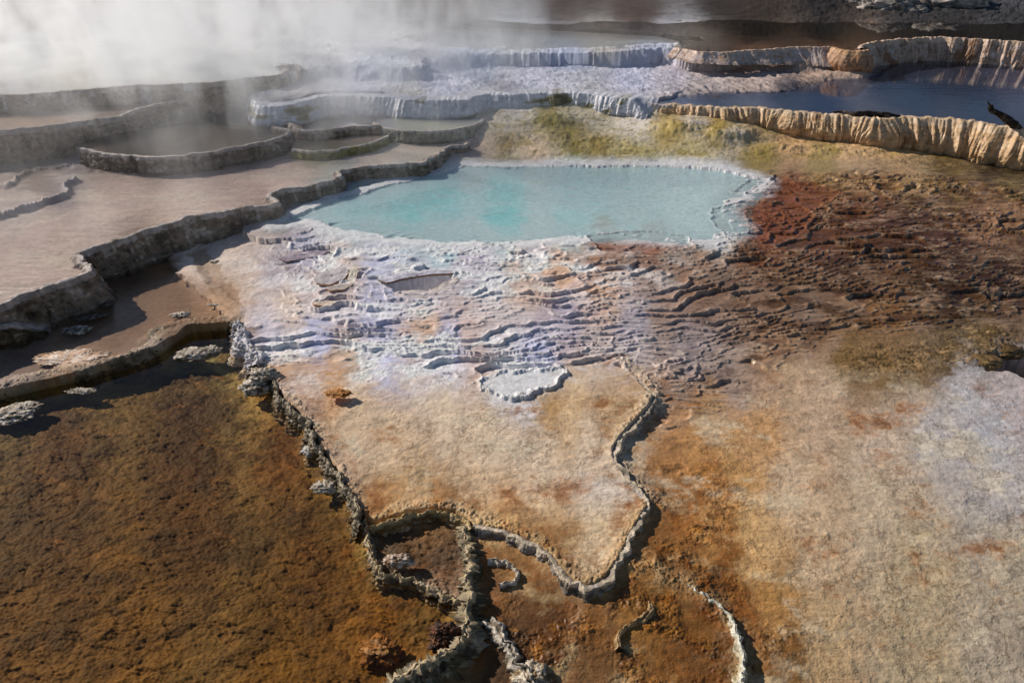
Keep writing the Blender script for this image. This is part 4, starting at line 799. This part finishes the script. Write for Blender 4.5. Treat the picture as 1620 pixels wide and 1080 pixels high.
slab(0, [(596,441),(612,436),(640,431),(690,427),(728,428),(722,432),(690,433),(660,436),(636,441),(612,447)], .405, .022, (0, 0), 'thin crust slab overhanging the sink hole', (172, 168, 176), 1, (110, 82, 50))
slab(0, [(622,463),(640,459),(668,460),(700,452),(722,440),(726,446),(704,460),(670,470),(640,472)], .365, .02, (.0, .1), 'pale broken slab along the front of the sink hole', (188, 176, 168), 2)
slab(0, [(493,477),(520,476),(536,479),(518,483),(496,481)], .30, .015, (.05, .1), 'small straight edged crust flake lying in front of the sink hole', (190, 172, 155), 3)
slab(0, [(516,455),(540,450),(560,449),(545,456),(520,459)], .345, .018, (-.05, .15), 'cream crust flake left of the sink hole', (186, 172, 160), 4)
slab(0, [(496,436),(520,428),(548,424),(552,432),(545,440),(520,449),(500,446)], .35, .018, (.02, .06), 'lifted grey crust slab left of the sink hole', (168, 160, 160), 5)
slab(0, [(440,408),(465,399),(500,396),(522,398),(505,404),(470,410),(452,412)], .33, .016, (0, .05), 'long mauve crust slab at the left of the white crust', (140, 128, 136), 6, (120, 100, 90))
slab(0, [(548,440),(556,426),(562,424),(566,432),(562,442),(554,444)], .37, .03, (.15, .3), 'small upright cream shard beside the lifted slab', (200, 182, 165), 7, (160, 110, 60))

# ------------------------------------------------------------------ dead wood
def tube(name, pts, radii, label, cat, seed=0, nseg=20, parent=None):
    P = [Vector(p) for p in pts]; L = []; 
    s = [0.0]
    for a, b in zip(P, P[1:]): s.append(s[-1]+(b-a).length)
    n = max(16, int(s[-1]/.015)); t = np.linspace(0, s[-1], n)
    C_ = np.c_[[np.interp(t, s, [p[k] for p in P]) for k in range(3)]].T; r = np.interp(t, s, radii)
    k = 3; ker = np.ones(2*k+1)/(2*k+1); Cp = np.pad(C_, ((k, k), (0, 0)), mode='reflect', reflect_type='odd'); C_ = np.c_[[np.convolve(Cp[:, j], ker, 'valid') for j in range(3)]].T
    T = np.gradient(C_, axis=0); T /= np.linalg.norm(T, axis=1)[:, None]
    A = np.cross(T, [0, 1, 0.2]); A /= np.linalg.norm(A, axis=1)[:, None]; B = np.cross(T, A)
    th = np.linspace(0, 2*np.pi, nseg, endpoint=False)
    rr = r[:, None]*(1+.22*N1.fbm(t[:, None]*7+seed, np.cos(th)[None, :]*1.2+5, 3)+.12*N2.g(t[:, None]*16, np.sin(th)[None, :]*3+seed)+.10*np.abs(N3.g(t[:, None]*3+np.sin(th)[None]*2, np.cos(th)[None]*5)))
    co = C_[:, None, :]+rr[..., None]*(np.cos(th)[None, :, None]*A[:, None, :]+np.sin(th)[None, :, None]*B[:, None, :])
    i = np.arange(n-1)[:, None]*nseg; j = np.arange(nseg)[None, :]; fa = np.stack([i+j, i+(j+1) % nseg, i+nseg+(j+1) % nseg, i+nseg+j], -1).reshape(-1, 4)
    nz = N1.fbm(co[..., 0]*14, co[..., 1]*14+co[..., 2]*9, 4); cc = alb((28, 22, 20))+(alb((78, 66, 58))-alb((28, 22, 20)))*ss(0, .4, nz)[..., None]
    # closed ends
    vco = np.concatenate([co.reshape(-1, 3), C_[:1]-T[:1]*r[0]*.3, C_[-1:]+T[-1:]*r[-1]*.5]); vc = np.concatenate([cc.reshape(-1, 3), cc.reshape(-1, 3)[:2]])
    n0 = n*nseg; caps = [(n0, k, (k+1) % nseg, (k+1) % nseg) for k in range(0)]
    ob = mesh_obj(name, vco[:n0], fa, M_wood, vc[:n0], np.full(n0, .2), parent=parent, origin=None if parent is None else tuple(parent.location))
    bm = bmesh.new(); bm.from_mesh(ob.data); bmesh.ops.holes_fill(bm, edges=[e for e in bm.edges if e.is_boundary], sides=0); bm.to_mesh(ob.data); bm.free()
    if parent is not None: ob.matrix_parent_inverse = parent.matrix_basis.inverted()
    if cat: tag(ob, label, cat)
    return ob
YB = W(1600, 203, zG)[1]-.05
br = bpy.data.objects.new('dead_branch', None); COL.objects.link(br); br.location = Wd(1640, 240, YB); tag(br, 'black bare branch jutting over the peach curtain wall at the right edge', 'branch')
bpy.context.view_layer.update()
tube('limb', [Wd(1680, 262, YB+.05), Wd(1640, 236, YB), Wd(1616, 212, YB), Wd(1604, 198, YB), Wd(1590, 186, YB+.02), Wd(1578, 179, YB+.02), Wd(1569, 175, YB+.03), Wd(1566, 169, YB+.03), Wd(1567, 166, YB+.03)], [.085, .08, .07, .058, .045, .035, .034, .034, .024], None, None, 1, parent=br)
tube('twig', [Wd(1566, 167, YB+.03), Wd(1564, 163, YB+.03), Wd(1562, 160, YB+.03)], [.014, .009, .004], None, None, 2, 10, parent=br)
tube('stub', [Wd(1573, 176, YB+.02), Wd(1569, 178, YB), Wd(1567, 179, YB-.01)], [.018, .016, .012], None, None, 3, 10, parent=br)
def P3(u, v, z): x, y = W(u, v, z); return Vector((x, y, z))
tube('fallen_log', [P3(1318, 177, .71), P3(1335, 177, .72), P3(1352, 181, .75), P3(1372, 180, .75), P3(1400, 182, .745), P3(1424, 185, .71)], [.012, .02, .035, .045, .04, .025], 'dark waterlogged log floating along the front lip of the blue pool', 'log', 4)

# ------------------------------------------------------------------ steam
def box(name, lo, hi, mat):
    x0, y0, z0 = lo; x1, y1, z1 = hi
    co = [(x0,y0,z0),(x1,y0,z0),(x1,y1,z0),(x0,y1,z0),(x0,y0,z1),(x1,y0,z1),(x1,y1,z1),(x0,y1,z1)]
    fa = [(0,3,2,1),(4,5,6,7),(0,1,5,4),(1,2,6,5),(2,3,7,6),(3,0,4,7)]
    return mesh_obj(name, co, fa, mat, origin=(0, 0, 0), smooth=False)
ms = bpy.data.materials.new('steam'); nt, n, l, b = nodes(ms); n.remove(b)
pv = n.new('ShaderNodeVolumePrincipled'); pv.inputs['Color'].default_value = (.95, .96, .97, 1); pv.inputs['Anisotropy'].default_value = .60
l.new(pv.outputs[0], n['Material Output'].inputs['Volume'])
tc = n.new('ShaderNodeTexCoord'); sp_ = n.new('ShaderNodeSeparateXYZ'); l.new(tc.outputs['Object'], sp_.inputs[0])
mp = n.new('ShaderNodeMapping'); mp.inputs['Scale'].default_value = (1.5, 1.2, .7); mp.inputs['Rotation'].default_value = (0, .45, 0); l.new(tc.outputs['Object'], mp.inputs[0])
no = n.new('ShaderNodeTexNoise'); no.inputs['Scale'].default_value = 1.0; no.inputs['Detail'].default_value = 5; no.inputs['Roughness'].default_value = .58; no.inputs['Distortion'].default_value = .5
l.new(mp.outputs[0], no.inputs['Vector'])
def mr(inp, a, b_, c, d, smooth=True):
    q = n.new('ShaderNodeMapRange'); q.interpolation_type = 'SMOOTHSTEP' if smooth else 'LINEAR'
    for k, val in zip(('From Min', 'From Max', 'To Min', 'To Max'), (a, b_, c, d)): q.inputs[k].default_value = val
    l.new(inp, q.inputs['Value']); return q.outputs[0]
def mul(a, b_):
    q = n.new('ShaderNodeMath'); q.operation = 'MULTIPLY'; l.new(a, q.inputs[0]); l.new(b_, q.inputs[1]) if not isinstance(b_, float) else setattr(q.inputs[1], 'default_value', b_); return q.outputs[0]
den = mr(no.outputs[0], .46, .64, 0.02, 1.25)
fx = mr(sp_.outputs[0], -5.0, 1.6, 1.0, 0.03); fy_ = mul(mr(sp_.outputs[1], 9.3, 12.3, .04, 1.0), mr(sp_.outputs[1], 17, 20, 1.0, 0.0)); fz = mr(sp_.outputs[2], 0.9, 2.9, 1.0, 0.0)
den = mul(mul(mul(den, fx), mul(fy_, fz)), 1.0)
den = mul(den, 2.2)
l.new(den, pv.inputs['Density'])
st_ = box('steam', (-17, 6.6, .3), (3.2, 20, 3.0), ms); tag(st_, 'white steam drifting over the uppermost pools at top left', None, None, 'stuff')
